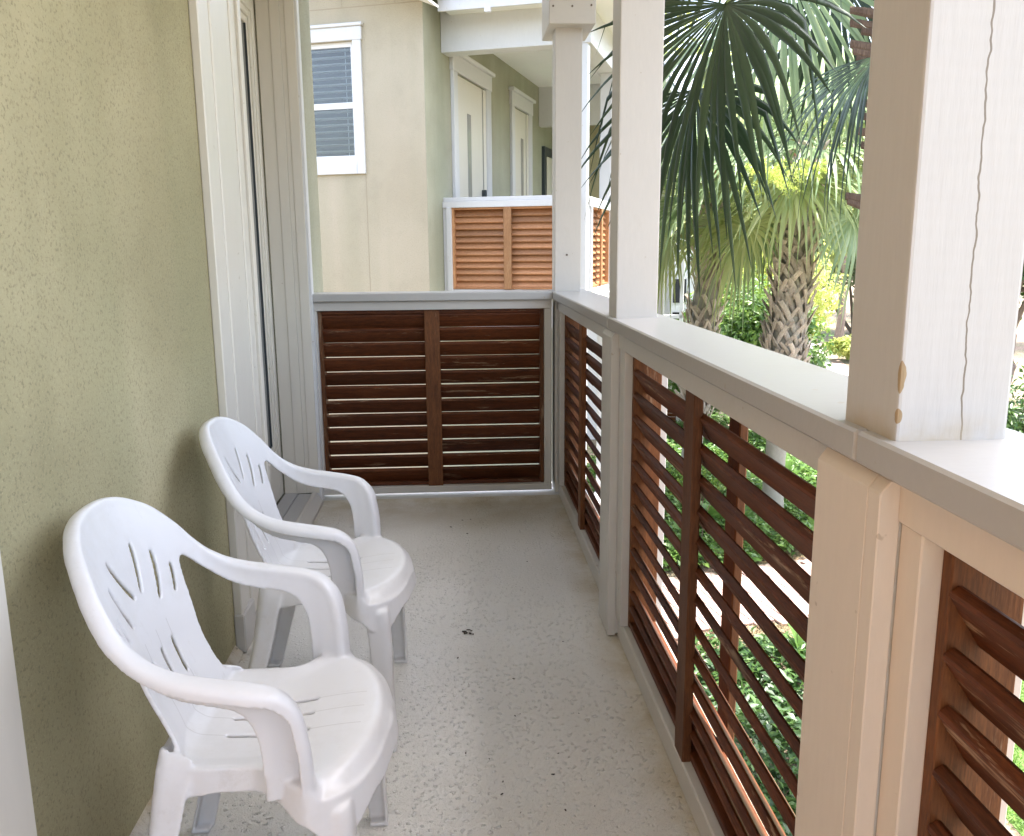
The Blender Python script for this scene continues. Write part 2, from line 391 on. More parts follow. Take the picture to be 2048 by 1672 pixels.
house = empty('house', (-1.22, 0, 0), 0, "olive stucco house wall with the recessed patio door, behind the two white chairs", "house")
def H(o):   # parent keeping world coords
    o.parent = house; o.matrix_parent_inverse = Matrix.Translation((1.22, 0, 0)); return o
H(bx('wall', M['stucco'], -1.42, WX, -3.0, 3.18, GZ, 2.9, None, 0))
H(bx('wall', M['stucco'], -1.42, WX, 3.18, 4.33, 2.46, 2.9, None, 0))
H(bx('wall', M['stucco_sage'], -3.4, WX, 4.33, 4.885, GZ, 3.4, None, .0))
H(bx('wall', M['stucco_sage'], -3.4, -1.43, 3.0, 4.33, GZ, 3.4, None, 0))
H(bx('ceiling', M['soffit'], -1.40, .62, -1.3, 4.975, 2.78, 2.84, None, 0))
H(bx('fascia', M['white_trim'], 0.62, .66, -1.3, 4.965, 2.775, 2.94, None, .003))
H(bx('roof', M['roof_metal'], -1.5, .69, -1.3, 4.9, 2.95, 3.0, None, 0))
door = H(empty('patio_door', (-1.22, 3.18, 0)))
def D(o): o.parent = door; o.matrix_parent_inverse = Matrix.Translation((1.22, -3.18, 0)); return o
dp = M['door_paint']
# near casing: a run of flat boards and beads
def casing(y0, mat, x=-1.22):
    mb = MB()
    mb.box(x, x+.026, y0, y0+.085, .045, 2.62, .003)
    mb.box(x, x+.020, y0+.088, y0+.135, .045, 2.62, .003)
    mb.box(x, x+.024, y0+.138, y0+.165, .045, 2.62, .004)
    mb.box(x, x+.017, y0+.168, y0+.385, .045, 2.62, .002)
    mb.box(x, x+.022, y0+.388, y0+.405, .045, 2.62, .004)
    mb.box(x, x+.017, y0+.408, y0+.478, .045, 2.62, .002)
    mb.box(x-.03, x+.028, y0+.481, y0+.520, .045, 2.62, .003)
    return mb.build('casing', mat)
D(casing(2.662, dp))
D(MB().box(-1.22, -1.186, 2.655, 2.80, .0, .13, .004).box(-1.22,-1.198, 2.80, 3.18, 0, .05, .003).build('casing_foot', M['paint_z']))
# door leaf, recessed
lf = MB()
lf.box(-1.43, -1.388, 4.24, 4.33, .06, 2.46, .002)
lf.box(-1.43, -1.388, 3.18, 3.30, .06, 2.46, .002)
lf.box(-1.43, -1.3885, 3.30, 4.24, .06, .255, .002)
lf.box(-1.43, -1.3885, 3.30, 4.24, 2.37, 2.46, .002)
D(lf.build('door_leaf', dp))
gm = MB()
for d0, wd, xx in ((0, .034, -1.374), (.034, .030, -1.380), (.064, .031, -1.389)):
    a0, a1, z0, z1 = 3.30+d0, 4.24-d0, .255+d0, 2.37-d0
    gm.box(-1.42, xx, a1-wd, a1, z0, z1, .003); gm.box(-1.42, xx, a0, a0+wd, z0, z1, .003)
    gm.box(-1.42, xx-.0007, a0+wd, a1-wd, z0, z0+wd, .003); gm.box(-1.42, xx-.0007, a0+wd, a1-wd, z1-wd, z1, .003)
D(gm.build('glazing_bead', dp))
D(bx('door_glass', M['curtain_glass'], -1.42, -1.3995, 3.396, 4.1435, .352, 2.272, None, 0))
D(MB().box(-1.42, -1.3895, 4.1437, 4.146, .35, 2.274, 0).box(-1.42,-1.3895,3.39,4.146,.347,.3515,0).build('gasket', M['black_metal']))
# fluted far jamb facing the camera
jm = MB(); xs = [-1.38,-1.318,-1.272,-1.250,-1.205]
for i, (a, b_) in enumerate(zip(xs, xs[1:])):
    jm.box(a+.0003, b_-.0003, 4.331-.012-.003*(i % 2), 4.34, .06, 2.46, .0012)
jm.box(-1.38, -1.205, 4.329, 4.345, .06, 2.46, 0)
D(jm.build('jamb', dp))
D(MB().box(-1.218, -1.192, 4.325, 4.385, .0, 2.62, .003).build('outer_casing', M['white_trim']))
D(MB().box(-1.38, -1.19, 3.18, 4.33, 2.45, 2.62, .003).build('head', dp))
th = MB()
th.box(-1.38, -1.315, 3.18, 4.325, .0, .060, .002); th.box(-1.313, -1.245, 3.18, 4.325, .0, .056, .002)
D(th.build('threshold', M['threshold']))
D(MB().prism([(-1.243,0),(-1.19,0),(-1.192,.016),(-1.222,.063),(-1.236,.066),(-1.243,.06)], 'y', 3.19, 4.345).build('threshold_nosing', M['paint_y']))
# second door casing nearest the camera, at the left edge
H(MB().box(-1.22, -1.192, 1.16, 1.318, .02, 2.62, .003).build('casing', M['door_paint']))

# unseen board added out of view to bounce warm light onto the near post
M['warm_door'] = mat_plain('warm_bounce_finish', (.66,.40,.22), .6, .1)
M['spare_bounce'] = mat_plain('salmon_bounce', (.58,.37,.26), .9, .08)  # colour for a second bounce surface, which is not built
H(bx('bounce_board', M['warm_door'], -1.22, -1.18, -1.9, 1.05, .02, 2.5, None, .003))
# ------------------------------------------------------------------ louvered railings
def slat_mesh(name, L, mat, ang=57, w_=.082, t_=.019, seed=0):
    a = math.radians(ang); ca, sa = math.cos(a), math.sin(a)
    prof = []
    c = .004
    for (p, q) in ((-w_/2+c, -t_/2), (w_/2-c, -t_/2), (w_/2, -t_/2+c), (w_/2, t_/2-c), (w_/2-c, t_/2), (-w_/2+c, t_/2), (-w_/2, t_/2-c), (-w_/2, -t_/2+c)):
        prof.append((p*ca + q*sa, -p*sa + q*ca))      # inner edge (y negative) high, outer edge low
    mb = MB().prism(prof, 'x', 0, L)
    me = bpy.data.meshes.new(name); mb.bm.to_mesh(me); mb.bm.free(); me.materials.append(mat); return me
def louver_panel(root, x0, x1, z0, z1, y0, mats, n=12, ang=57, mid=.077, extra_mid=True, zo=.5):
    """brown frame + slats between x0..x1 in the root's local space; y outward"""
    ms, mt = mats; fr = .020; D_ = .088; xm = (x0+x1)/2
    bx('frame_stile', mt, x0, x0+fr, y0, y0+D_, z0, z1, root)
    bx('frame_stile', mt, x1-fr, x1, y0, y0+D_, z0, z1, root)
    bx('frame_head', ms, x0+fr, x1-fr, y0+.002, y0+D_-.002, z1-fr, z1-.001, root)
    bx('frame_sill', ms, x0+fr, x1-fr, y0+.002, y0+D_-.002, z0+.001, z0+fr, root)
    bx('mid_stile', mt, xm-mid/2, xm+mid/2, y0-.016, y0+.006, z0-.012, z1-.002, root, .003)
    if extra_mid: bx('mid_stile', mt, xm-mid/2, xm+mid/2, y0+D_+.001, y0+D_+.022, z0, z1, root, .003)
    L = xm - x0 - fr - .002
    me = slat_mesh('slat', L-.002, ms, ang)
    pitch = (z1-z0-2*fr)/n
    for side in (0, 1):
        xs_ = x0+fr+.001 if side == 0 else xm+.003
        for k in range(n):
            o = link('slat', me, root)
            o.location = (xs_, y0+.027, z0+fr+max(.02, pitch*(k+zo))+random.uniform(-.002, .002))
            o.rotation_euler = (random.uniform(-.035, .035), random.uniform(-.0022, .0022), 0)
def paint_mats(axis_world): return M['paint_'+axis_world]
def railing(name, origin, rz, W, op0, op1, label, group, oz0, oz1, mats=(M['slat'], M['stile']), capz=1.07, base_z=(0, .07), paint=(M['paint_y'], M['paint_z'], M['cap_paint']),
            cap_ext=(0, 0), outer=True, ang=57, cap_w=.19, base_y=.038, zo=.5):
    r = empty(name, origin, rz, label, 'railing', group)
    ph, pv, pc = paint
    bx('cap_rail', pc, -cap_ext[0], W+cap_ext[1], 0, cap_w, capz-.040, capz, r, .004)
    bx('apron', ph, 0.001, W-.001, .026, .158, oz1, capz-.041, r, .002)
    bx('base_rail', ph, 0, W, base_y, .15, base_z[0], base_z[1], r, .004)
    bx('end_stile', pv, 0.001, op0, .031, .145, base_z[1]+.0005, oz1-.0005, r, .002)
    bx('end_stile', pv, op1, W-.001, .031, .145, base_z[1]+.0005, oz1-.0005, r, .002)
    if outer:
        bx('outer_trim', pv, op0-.05, op0-.002, .146, .168, base_z[0], oz1, r, .002)
        bx('outer_trim', pv, op1+.002, op1+.05, .146, .168, base_z[0], oz1, r, .002)
    louver_panel(r, op0, op1, oz0, oz1, .056, mats, ang=ang, zo=zo)
    return r
G1 = "louvered railings of the balcony"
P3, P2, P1 = .927, 2.68, 4.388; PS = .131
px = (M['paint_x'], M['paint_z'], M['cap_paint'])
far = railing('louvered_railing', (-1.217, YE-.02, 0), 0, 1.217, .036, 1.178, "dark brown louvered railing closing the far end of the balcony, beside the door", G1, .066, .985, base_z=(.032, .066), paint=px, base_y=.03)
# right-hand rail: local x runs toward the camera (world -Y)
railing('louvered_railing', (0, P1, 0), -PI/2, P1-(P2+PS), P1-4.30, P1-2.955, "narrow looking louvered railing on the right, between the far corner post and the second post", G1, .075, .975, cap_ext=(.17, .065), zo=.0)
railing('louvered_railing', (0, P2, 0), -PI/2, P2-(P3+PS), P2-2.60, P2-1.165, "long louvered railing in the middle of the right side with garden showing between its slats", G1, .075, .975, cap_ext=(.064, .067), zo=.0)
railing('louvered_railing', (0, P3, 0), -PI/2, P3+.82, .048, P3+.82-.05, "reddish louvered railing nearest the camera, cut by the right edge of the photo", G1, .075, .975, cap_ext=(.062, 0), zo=.0, paint=(M['paint_warm_bounce'], M['paint_warm_bounce'], M['cap_paint']))

# ------------------------------------------------------------------ posts
def post(y, label, mat, cap=False, z1=2.74):
    r = empty('porch_post', (.0165, y, 0), 0, label, 'post', 'posts along the right side of the balcony')
    o = MB().box(0, PS, 0, PS, .01, z1, .004, 2).build('shaft', mat, r)
    if mat is M['post3']:
        me = o.data; me.transform(Matrix.Translation((.0165, y, 0))); o.matrix_parent_inverse = Matrix.Translation((-.0165, -y, 0))
    return r
def trim(r, y, mt=None):
    mt = mt or M['paint_z']       # boards wrapping the foot of the post, with a chamfered top
    x0, x1 = .003-.0165, .029-.0165
    a, b_, c_ = y-.002-y, y+.028-y, y+.173-y
    MB().prism([(x0, .004), (x1, .004), (x1, 1.024), (x0+.012, 1.024), (x0, 1.008)], 'y', b_+.001, c_, .001).build('trim_board', mt, r)
    MB().prism([(x0, .004), (x1, .004), (x1, 1.024), (x0+.012, 1.024), (x0, 1.008)], 'y', a, b_, .0015).build('trim_board', mt, r)
p3 = post(P3, "near white post with a long crack down its face, standing on the rail", M['post3']); trim(p3, P3, M['paint_warm_bounce'])
p2 = post(P2, "middle post standing on the rail, palm fronds on both sides", M['paint_z']); trim(p2, P2+.02)
p1 = post(P1-.11+.11, "far corner post topped by a square beam box", M['paint_z'])
p4 = post(-.82-PS, "post behind the camera at the end of the near railing", M['paint_z'])
bm_ = MB().box(-.0385, .182, -.085, .27, 2.318, 2.74, .003).build('beam_box', M['paint_x'], p1)
for (xx, zz) in ((-.02, 2.395), (.07, 2.395), (.16, 2.40)):
    MB().tube([(xx, -.088, zz), (xx, -.083, zz)], [.005, .005], 8).build('screw', M['screw'], bm_)
MB().tube([(.06, -.0025, 1.25), (.06, .002, 1.25)], [.005, .005], 8).build('screw', M['screw'], p1)

# ------------------------------------------------------------------ monobloc chairs
def smoothstep(a, b, x):
    t = max(0, min(1, (x-a)/(b-a))); return t*t*(3-2*t)
def catmull(pts, n=6, closed=False):
    P = [Vector(p) for p in pts]; out = []
    N = len(P); rng = range(N) if closed else range(N-1)
    for i in rng:
        p0 = P[(i-1) % N] if closed or i > 0 else P[0]; p1_ = P[i]; p2_ = P[(i+1) % N]; p3_ = P[(i+2) % N] if closed or i < N-2 else P[-1]
        for k in range(n):
            t = k/n
            out.append(.5*((2*p1_) + (-p0+p2_)*t + (2*p0-5*p1_+4*p2_-p3_)*t*t + (-p0+3*p1_-3*p2_+p3_)*t**3))
    if not closed: out.append(P[-1])
    return out
def resample(pts, d):
    out = [pts[0]]; acc = 0
    for a, b_ in zip(pts, pts[1:]):
        L = (b_-a).length; pos = 0
        while acc + L - pos >= d:
            pos += d-acc; out.append(a.lerp(b_, pos/L)); acc = 0
        acc += L-pos
    return out
# plan curve of the back and arms at arm height, half (arc length -> x,y)
PLAN = catmull([(-.318,0), (-.316,.05), (-.304,.10), (-.281,.15), (-.245,.197), (-.195,.223), (-.11,.238), (0,.238), (.045,.228), (.075,.216), (.095,.210), (.14,.208)], 12)
PL_S = [0]
for a, b_ in zip(PLAN, PLAN[1:]): PL_S.append(PL_S[-1] + (b_-a).length)
def plan(s):
    sg = 1 if s >= 0 else -1; s = abs(s)
    s = min(s, PL_S[-1]-1e-5)
    import bisect
    i = max(1, bisect.bisect_left(PL_S, s)); t = (s-PL_S[i-1])/(PL_S[i]-PL_S[i-1])
    p = PLAN[i-1].lerp(PLAN[i], t); return p.x, p.y*sg
def zrim(s):
    s = abs(s)
    for (a, za), (b_, zb) in zip(OUT_H, OUT_H[1:]):
        if a <= s <= b_: return za + (zb-za)*(s-a)/(b_-a)
    return OUT_H[-1][1]
def WALL(s, z):
    """s runs round the chair in plan, measured at the rim; z is height"""
    x, y = plan(s); bk = 1 - smoothstep(.22, .44, abs(s))
    x += -.31*(z-zrim(s))*bk
    x += .012*math.sin((z-.40)/.44*PI)*bk + .016*smoothstep(.56, .43, z)*bk
    y *= 1 - .04*smoothstep(.62, .45, z)*bk
    return Vector((x, y, z))
OUT_H = [(0,.842),(.05,.839),(.102,.826),(.157,.797),(.19,.768),(.217,.738),(.243,.703),(.271,.673),(.31,.648),(.357,.632),(.41,.622),(.467,.612),(.505,.600),(.530,.577),(.545,.543),(.553,.49),(.557,.43),(.560,.400)]
IN_H = [(.484,.400),(.484,.43),(.482,.47),(.478,.51),(.468,.540),(.450,.562),(.42,.573),(.38,.580),(.335,.590),(.295,.606),(.26,.628),(.23,.650),(.205,.672),(.190,.682),(.177,.680),(.168,.665),(.161,.63),(.156,.58),(.152,.53),(.152,.49),(.157,.463),(.168,.445),(.180,.435)]
def wall_panel():
    top = catmull([(a, b_) for a, b_ in OUT_H], 5); inn = catmull([(a, b_) for a, b_ in IN_H], 5)
    half = [tuple(p) for p in top] + [tuple(p) for p in inn] + [(.180,.408), (.15,.406), (.10,.406), (.05,.406), (0,.406)]
    left = [(-a, b_) for a, b_ in half[::-1] if a > 1e-6]
    outer = half + left            # closed loop
    slits = []
    def slit(a, b_, w_=.0065, bow=0.0):
        a = Vector(a); b_ = Vector(b_); d = (b_-a).normalized(); n = Vector((-d.y, d.x)); L = (b_-a).length
        w_ *= 1.45; K = 9; mid = [a + d*(L*k/K) + n*bow*math.sin(PI*k/K) for k in range(K+1)]
        wd = [w_/2*(.5 if k in (0, K) else 1) for k in range(K+1)]
        slits.append([tuple(m_ + n*q) for m_, q in zip(mid, wd)] + [tuple(m_ - n*q) for m_, q in zip(mid[::-1], wd[::-1])])
    for sg in (-1, 1):
        slit((sg*.056,.752), (sg*.015,.668), .0075, .004*sg)
        slit((sg*.106,.722), (sg*.069,.635), .0075, .004*sg)
        slit((sg*.143,.682), (sg*.122,.628), .006, .003*sg)
        slit((sg*.056,.563), (sg*.052,.492), .0075)
    slit((0,.566), (0,.492), .0075)
    pts = [Vector(p) for p in outer]; edges = [(i, (i+1) % len(outer)) for i in range(len(outer))]
    for sl in slits:
        o = len(pts); pts += [Vector(p) for p in sl]; edges += [(o+i, o+(i+1) % len(sl)) for i in range(len(sl))]
    def inside(p, poly):
        c = False; j = len(poly)-1
        for i in range(len(poly)):
            if (poly[i][1] > p[1]) != (poly[j][1] > p[1]) and p[0] < (poly[j][0]-poly[i][0])*(p[1]-poly[i][1])/(poly[j][1]-poly[i][1]) + poly[i][0]: c = not c
            j = i
        return c
    g = .013
    for i in range(-52, 53):
        for k in range(30, 66):
            p = (i*g + (.5*g if k % 2 else 0), k*g)
            if inside(p, outer) and not any(inside(p, s_) for s_ in slits): pts.append(Vector(p))
    r = geometry.delaunay_2d_cdt([Vector((p[0], p[1])) for p in pts], edges, [], 0, 1e-6)
    V, F = r[0], r[2]; keep = []
    for f in F:
        c = sum((V[i] for i in f), Vector((0,0)))/len(f)
        if inside(c, outer) and not any(inside(c, s_) for s_ in slits): keep.append(list(f))
    return [WALL(p.x, p.y) for p in V], keep
def thicken(V, F, t, name):
    me = bpy.data.meshes.new(name); me.from_pydata([tuple(v) for v in V], [], F); me.update()
    bm = bmesh.new(); bm.from_mesh(me); bpy.data.meshes.remove(me)
    bmesh.ops.recalc_face_normals(bm, faces=bm.faces[:])
    bm.normal_update()
    vs = list(bm.verts); fs = list(bm.faces); nm = {v: v.normal.copy() for v in vs}
    dup = {v: bm.verts.new(v.co - nm[v]*t/2) for v in vs}
    for v in vs: v.co = v.co + nm[v]*t/2
    bd = [e for e in bm.edges if len(e.link_faces) == 1]
    for f in fs: bm.faces.new([dup[v] for v in f.verts][::-1])
    for e in bd:
        l = e.link_loops[0]; a, b_ = l.vert, l.link_loop_next.vert
        bm.faces.new((b_, a, dup[a], dup[b_]))
    return bm
def sweep(path, frames, prof):
    """closed-section sweep; frames[i]=(X,Y) vectors, prof(i)->2D points"""
    bm = bmesh.new(); rings = []
    for i, p in enumerate(path):
        X, Y = frames[i]; rings.append([bm.verts.new(p + X*a + Y*b_) for a, b_ in prof(i)])
    n = len(rings[0])
    for a, b_ in zip(rings, rings[1:]):
        for k in range(n): bm.faces.new((a[k], a[(k+1) % n], b_[(k+1) % n], b_[k]))
    bm.faces.new(rings[0][::-1]); bm.faces.new(rings[-1]); bmesh.ops.recalc_face_normals(bm, faces=bm.faces[:]); return bm
SEAT_F = .194
def seat_z(x, y, hw):
    z = .418 + .010*smoothstep(-.05, .16, x) - .012*math.exp(-((x+.03)/.11)**2)*(1-(y/hw)**2)
    z += .006*smoothstep(.75, 1.0, abs(y)/hw) + .034*(smoothstep(-.13, -.20, x)**1.5)*(1-smoothstep(.80, .97, abs(y)/hw))
    return z
def seat_hw(x):      # half width along x
    return .168 + .006*smoothstep(-.2, -.1, x) + .076*smoothstep(-.02, .085, x)
def build_chair_mesh():
    whole = bmesh.new()
    def add(b_):
        me = bpy.data.meshes.new("t"); b_.to_mesh(me); b_.free(); whole.from_mesh(me); bpy.data.meshes.remove(me)
    V, F = wall_panel(); add(thicken(V, F, .0085, "w"))
    # rolled rim along arch and arms
    top = catmull([(a, b_) for a, b_ in OUT_H], 5); top = resample([Vector(p) for p in top], .012)
    full = [Vector((-p.x, p.y)) for p in top[::-1]][:-1] + top
    path, fr, s_of = [], [], []
    for p in full: path.append(WALL(p.x, p.y)); s_of.append(p.x)
    for i, p in enumerate(path):
        t = (path[min(i+1, len(path)-1)] - path[max(i-1, 0)]).normalized()
        s_, z_ = full[i].x, full[i].y
        e = .004; ds = (WALL(s_+e, z_) - WALL(s_-e, z_)); dz = (WALL(s_, z_+e) - WALL(s_, z_-e))
        n = ds.cross(dz).normalized()
        if n.x*(-1 if abs(s_) < .3 else 0) + n.y*(1 if s_ > 0 else -1)*(1 if abs(s_) >= .3 else 0) < 0: n = -n   # outward
        up = n.cross(t).normalized()
        inw = (WALL(s_*.97, z_-.03) - p)
        if up.dot(inw) > 0: up = -up
        fr.append((n, up))
    def rp(i):
        a = abs(s_of[i])
        wd = .028 + .010*smoothstep(.25, .42, a) + .004*smoothstep(.52, .56, a)   # how far it rolls outwards
        dn = .016 + .006*smoothstep(.25, .42, a)
        # profile: outward roll with a rounded crown
        return [(-.0050,-.012),(-.0052,-.004),(-.003,.0015),(.003,.0045),(wd*.45,.0045),(wd*.78,.001),(wd*.95,-.006),(wd,-dn),(wd-.006,-dn),(wd*.80,-.008),(wd*.42,-.0035),(.0045,-.006),(.004,-.012)]
    add(sweep(path, fr, rp))
    # seat panel with slits and a rolled front edge
    def SEAT(u_, v_):     # u along x, v -1..1
        x = u_; hw = seat_hw(x); q = max(0, (x-.075)/.120)
        hw2 = hw*max(.015, (1-q**2.3))**.5 if q > 0 else hw
        y = v_*(.172+(hw2-.172)*smoothstep(.5, 1, abs(v_))) if hw2 > .172 else v_*hw2
        xf = x + .004*(1-v_*v_)*q
        r = math.sqrt(q*q + (y/.25)**2) if q > 0 else abs(y)/.25*.0
        rim = smoothstep(.78, 1.04, r)*smoothstep(0, .25, q)
        z = seat_z(x, y, hw) - .030*rim**1.5
        return Vector((xf, y, z))
    nx, ny = 46, 40; Vs = []; Fs = []
    for i in range(nx+1):
        for j in range(ny+1): Vs.append(SEAT(-.178 + (SEAT_F+.178)*i/nx, -1+2*j/ny) if True else None)
    slx = [(-.085, .045)]
    rows = set()
    cutj = [14, 19, 24, 29, 34][:]
    for i in range(nx):
        for j in range(ny):
            xm_ = -.178 + (SEAT_F+.178)*(i+.5)/nx
            if j in (13, 20, 26) and -.095 < xm_ < .055: continue
            a = i*(ny+1)+j; Fs.append([a, a+ny+1, a+ny+2, a+1])
    add(thicken(Vs, Fs, .0085, "s"))
    # skirts: a curtain that follows the seat edge, arched between the legs
    edge = []
    for i in range(nx+1): edge.append(SEAT(-.178 + (SEAT_F+.178)*i/nx, -1))
    for j in range(1, ny+1): edge.append(SEAT(SEAT_F, -1+2*j/ny))
    for i in range(nx-1, -1, -1): edge.append(SEAT(-.178 + (SEAT_F+.178)*i/nx, 1))
    for j in range(ny-1, 0, -1): edge.append(SEAT(-.178, -1+2*j/ny))
    L = [0]
    for a, b_ in zip(edge, edge[1:]+edge[:1]): L.append(L[-1] + (b_-a).length)
    def drop(p):
        dl = min((Vector((p.x-c[0], abs(p.y)-c[1])).length) for c in ((.12,.235), (-.165,.17)))
        return .040 + (.030 if p.x > 0 else .010)*smoothstep(.10, .03, dl)
    nS = 6; Vk = []; n = len(edge)
    for p in edge:
        nn = Vector((p.x-.0, p.y, 0)).normalized()
        d = drop(p)
        for k in range(nS+1):
            t = k/nS; Vk.append(p + nn*(.002+.010*t) + Vector((0,0,-d*t + .002)))
    Fk = [[i*(nS+1)+k, ((i+1) % n)*(nS+1)+k, ((i+1) % n)*(nS+1)+k+1, i*(nS+1)+k+1] for i in range(n) for k in range(nS)]
    add(thicken(Vk, Fk, .009, "k"))
    # legs: L-shaped channels with a round outer corner
    def leg(top_, foot, sx, sy, a_top, a_bot, b_top, b_bot, mids=()):
        T, Fo = Vector(top_), Vector(foot); K = 26; path = []; fr = []; cv = catmull([tuple(T)]+[m_ for m_ in mids]+[tuple(Fo)], 20)
        for i in range(K+1):
            t = i/K; q = cv[round(t*(len(cv)-1))].copy(); path.append(q); fr.append((Vector((sx,0,0)), Vector((0,sy,0))))
        th_ = .008
        def pr(i):
            t = i/K; e = (1-t)**1.6
            a = a_bot + (a_top-a_bot)*e; b_ = b_bot + (b_top-b_bot)*e
            if b_top < .02: b_ = .012 + .040*smoothstep(.0, .22, t) - .018*smoothstep(.3, 1, t); a = .012+.053*smoothstep(.0,.22,t) - .019*smoothstep(.3,1,t)
            r = min(.022, a*.5, b_*.5)
            o = [(-a, 0)]
            for k in range(6):
                ph = PI/2*k/5; o.append((-r + r*math.sin(ph), -r + r*math.cos(ph)))
            o.append((0, -b_)); o.append((-th_, -b_))
            r_ = max(.004, r-th_)
            for k in range(6):
                ph = PI/2*(5-k)/5; o.append((-th_ - r_ + r_*math.sin(ph), -th_ - r_ + r_*math.cos(ph)))
            o.append((-a, -th_)); return o
        add(sweep(path, fr, pr))
        # little floor pad
        add(sweep([Fo+Vector((0,0,.010)), Fo], [fr[0], fr[0]], lambda i: [(-a_bot,0),(-.006,0),(0,-.006),(0,-b_bot),(-a_bot*.9,-b_bot)]))
    for sy in (-1, 1):
        leg((.150, sy*.246, .388), (.163, sy*.264, 0), 1, sy, .082, .046, .062, .034, ((.156, sy*.254, .33),))
        leg((-.182, sy*.156, .452), (-.280, sy*.270, 0), -1, sy, .062, .046, .012, .034, ((-.186, sy*.176, .43), (-.192, sy*.192, .38), (-.212, sy*.216, .25)))
    me = bpy.data.meshes.new("chair_raw"); whole.to_mesh(me); whole.free()
    ob = bpy.data.objects.new("chair_raw", me); COL.objects.link(ob)
    rm = ob.modifiers.new("r", 'REMESH'); rm.mode = 'VOXEL'; rm.voxel_size = .0029; rm.adaptivity = 0
    dg = bpy.context.evaluated_depsgraph_get(); ev = ob.evaluated_get(dg)
    m2 = bpy.data.meshes.new_from_object(ev); bpy.data.objects.remove(ob); bpy.data.meshes.remove(me)
    nv = len(m2.vertices); co = np.empty(nv*3, np.float32); m2.vertices.foreach_get('co', co); co = co.reshape(-1, 3)
    ne = len(m2.edges); ed = np.empty(ne*2, np.int32); m2.edges.foreach_get('vertices', ed); ed = ed.reshape(-1, 2)
    deg = np.bincount(ed.ravel(), minlength=nv).astype(np.float32)[:, None]
    def lap(c):
        s = np.zeros_like(c); 
        for ax in range(3): s[:, ax] = np.bincount(ed[:,0], c[ed[:,1], ax], nv) + np.bincount(ed[:,1], c[ed[:,0], ax], nv)
        return s/deg
    for _ in range(16):
        co += .6*(lap(co)-co); co += -.55*(lap(co)-co)
    for _ in range(2): co += .5*(lap(co)-co)
    m2.vertices.foreach_set('co', co.ravel()); m2.update()
    nf = len(m2.polygons); fv = np.empty(nf*4, np.int32)
    m2.polygons.foreach_get('vertices', fv); fv = fv.reshape(-1, 4)
    vn = np.empty(nv*3, np.float32); m2.vertices.foreach_get('normal', vn); vn = vn.reshape(-1, 3)
    bpy.data.meshes.remove(m2)
    return co, fv, vn
def chair_parts():
    co, fv, vn = build_chair_mesh()
    c = co[fv].mean(1); x, y, z = c[:,0], c[:,1], c[:,2]; ay = np.abs(y)
    part = np.zeros(len(c), int)                                  # 0 seat
    part[(z > .440) & ((z > .47) | (x < -.185) | (ay > .19))] = 1                                     # backrest
    arm = (z > .440) & (ay > .165) & (x > -.19 + (z-.64)*-.1)
    part[arm & (y < 0)] = 2; part[arm & (y > 0)] = 3
    legz = z < .358
    part[legz & (x > -.03) & (y < 0)] = 4; part[legz & (x > -.03) & (y > 0)] = 5
    part[legz & (x <= -.03) & (y < 0)] = 6; part[legz & (x <= -.03) & (y > 0)] = 7
    res = []
    for k, nm in enumerate(('seat', 'backrest', 'armrest', 'armrest', 'leg', 'leg', 'leg', 'leg')):
        F = fv[part == k]
        if not len(F): continue
        us, inv = np.unique(F.ravel(), return_inverse=True)
        me = arr_mesh(nm, co[us], inv.reshape(-1, 4), M['resin'], True)
        me.normals_split_custom_set_from_vertices([tuple(v) for v in vn[us]])
        res.append((nm, me))
    return res
parts = chair_parts()
def place_chair(loc, rz, label):
    r = empty('plastic_armchair', loc, rz, label, 'chair', 'white plastic armchairs against the wall')
    for nm, me in parts: link(nm, me, r)
    return r
place_chair((-.822, 1.525, 0), 0, "near white plastic armchair, cut off by the photo's bottom edge, against the olive wall")
place_chair((-.822, 2.31, 0), 0, "farther white plastic armchair, the one beside the patio door")

# dark crumbs lying on the floor
def crumb(x, y, s, lab=None, n=1):
    mb = MB()
    for _ in range(n):
        a = random.uniform(0, PI); dx, dy = random.gauss(0, s*.7 if n > 1 else 0), random.gauss(0, s*.7 if n > 1 else 0)
        t = bmesh.new(); bmesh.ops.create_icosphere(t, subdivisions=1, radius=1)
        for v in t.verts: v.co *= random.uniform(.7, 1.2)
        k = s*(random.uniform(.35, .7) if n > 1 else 1)
        mb.add(t, Matrix.Translation((dx, dy, k*.3)) @ Matrix.Rotation(a, 4, 'Z') @ Matrix.Diagonal((k, k*random.uniform(.25, .6), k*.3, 1)))
    o = mb.build('leaf_crumb', M['debris']); o.location = (x, y, .001)
    meta(o, lab or "small dark crumb of dry leaf lying on the grey balcony floor", 'debris', None if lab else 'dark leaf crumbs scattered on the floor')
crumb(-.468, 2.735, .016, "largest dark clump of leaf crumbs, alone in the middle of the balcony floor", 9)
for (x, y) in CR if (CR := [(-.50,2.56),(-.33,2.41),(-.325,2.21),(-.34,2.20),(-.48,2.03),(-.42,2.00),(-.24,2.01),(-.39,1.90),(-.265,1.92),(-.395,1.85),(-.355,1.78),(-.25,1.78),(-.18,1.79),(-.16,2.2),(-.33,1.60),(-.475,3.98),(-.435,3.99),(-.455,3.78),(-.21,3.4),(-.15,2.65),(-.13,1.64),(-.9,3.9),(-.53,3.88)]) else []:
    crumb(x, y, random.uniform(.003, .0062))

# ------------------------------------------------------------------ neighbouring house (rotated 19 degrees), with its porch
TH = math.radians(19)
NP = Vector((-.7394, 8.4, 0))
nb = empty('neighbour_house', (NP.x, NP.y, 0), -TH, "tan stucco house next door with a blinded window, white porch beam and metal roof", "house")
FZ = .80
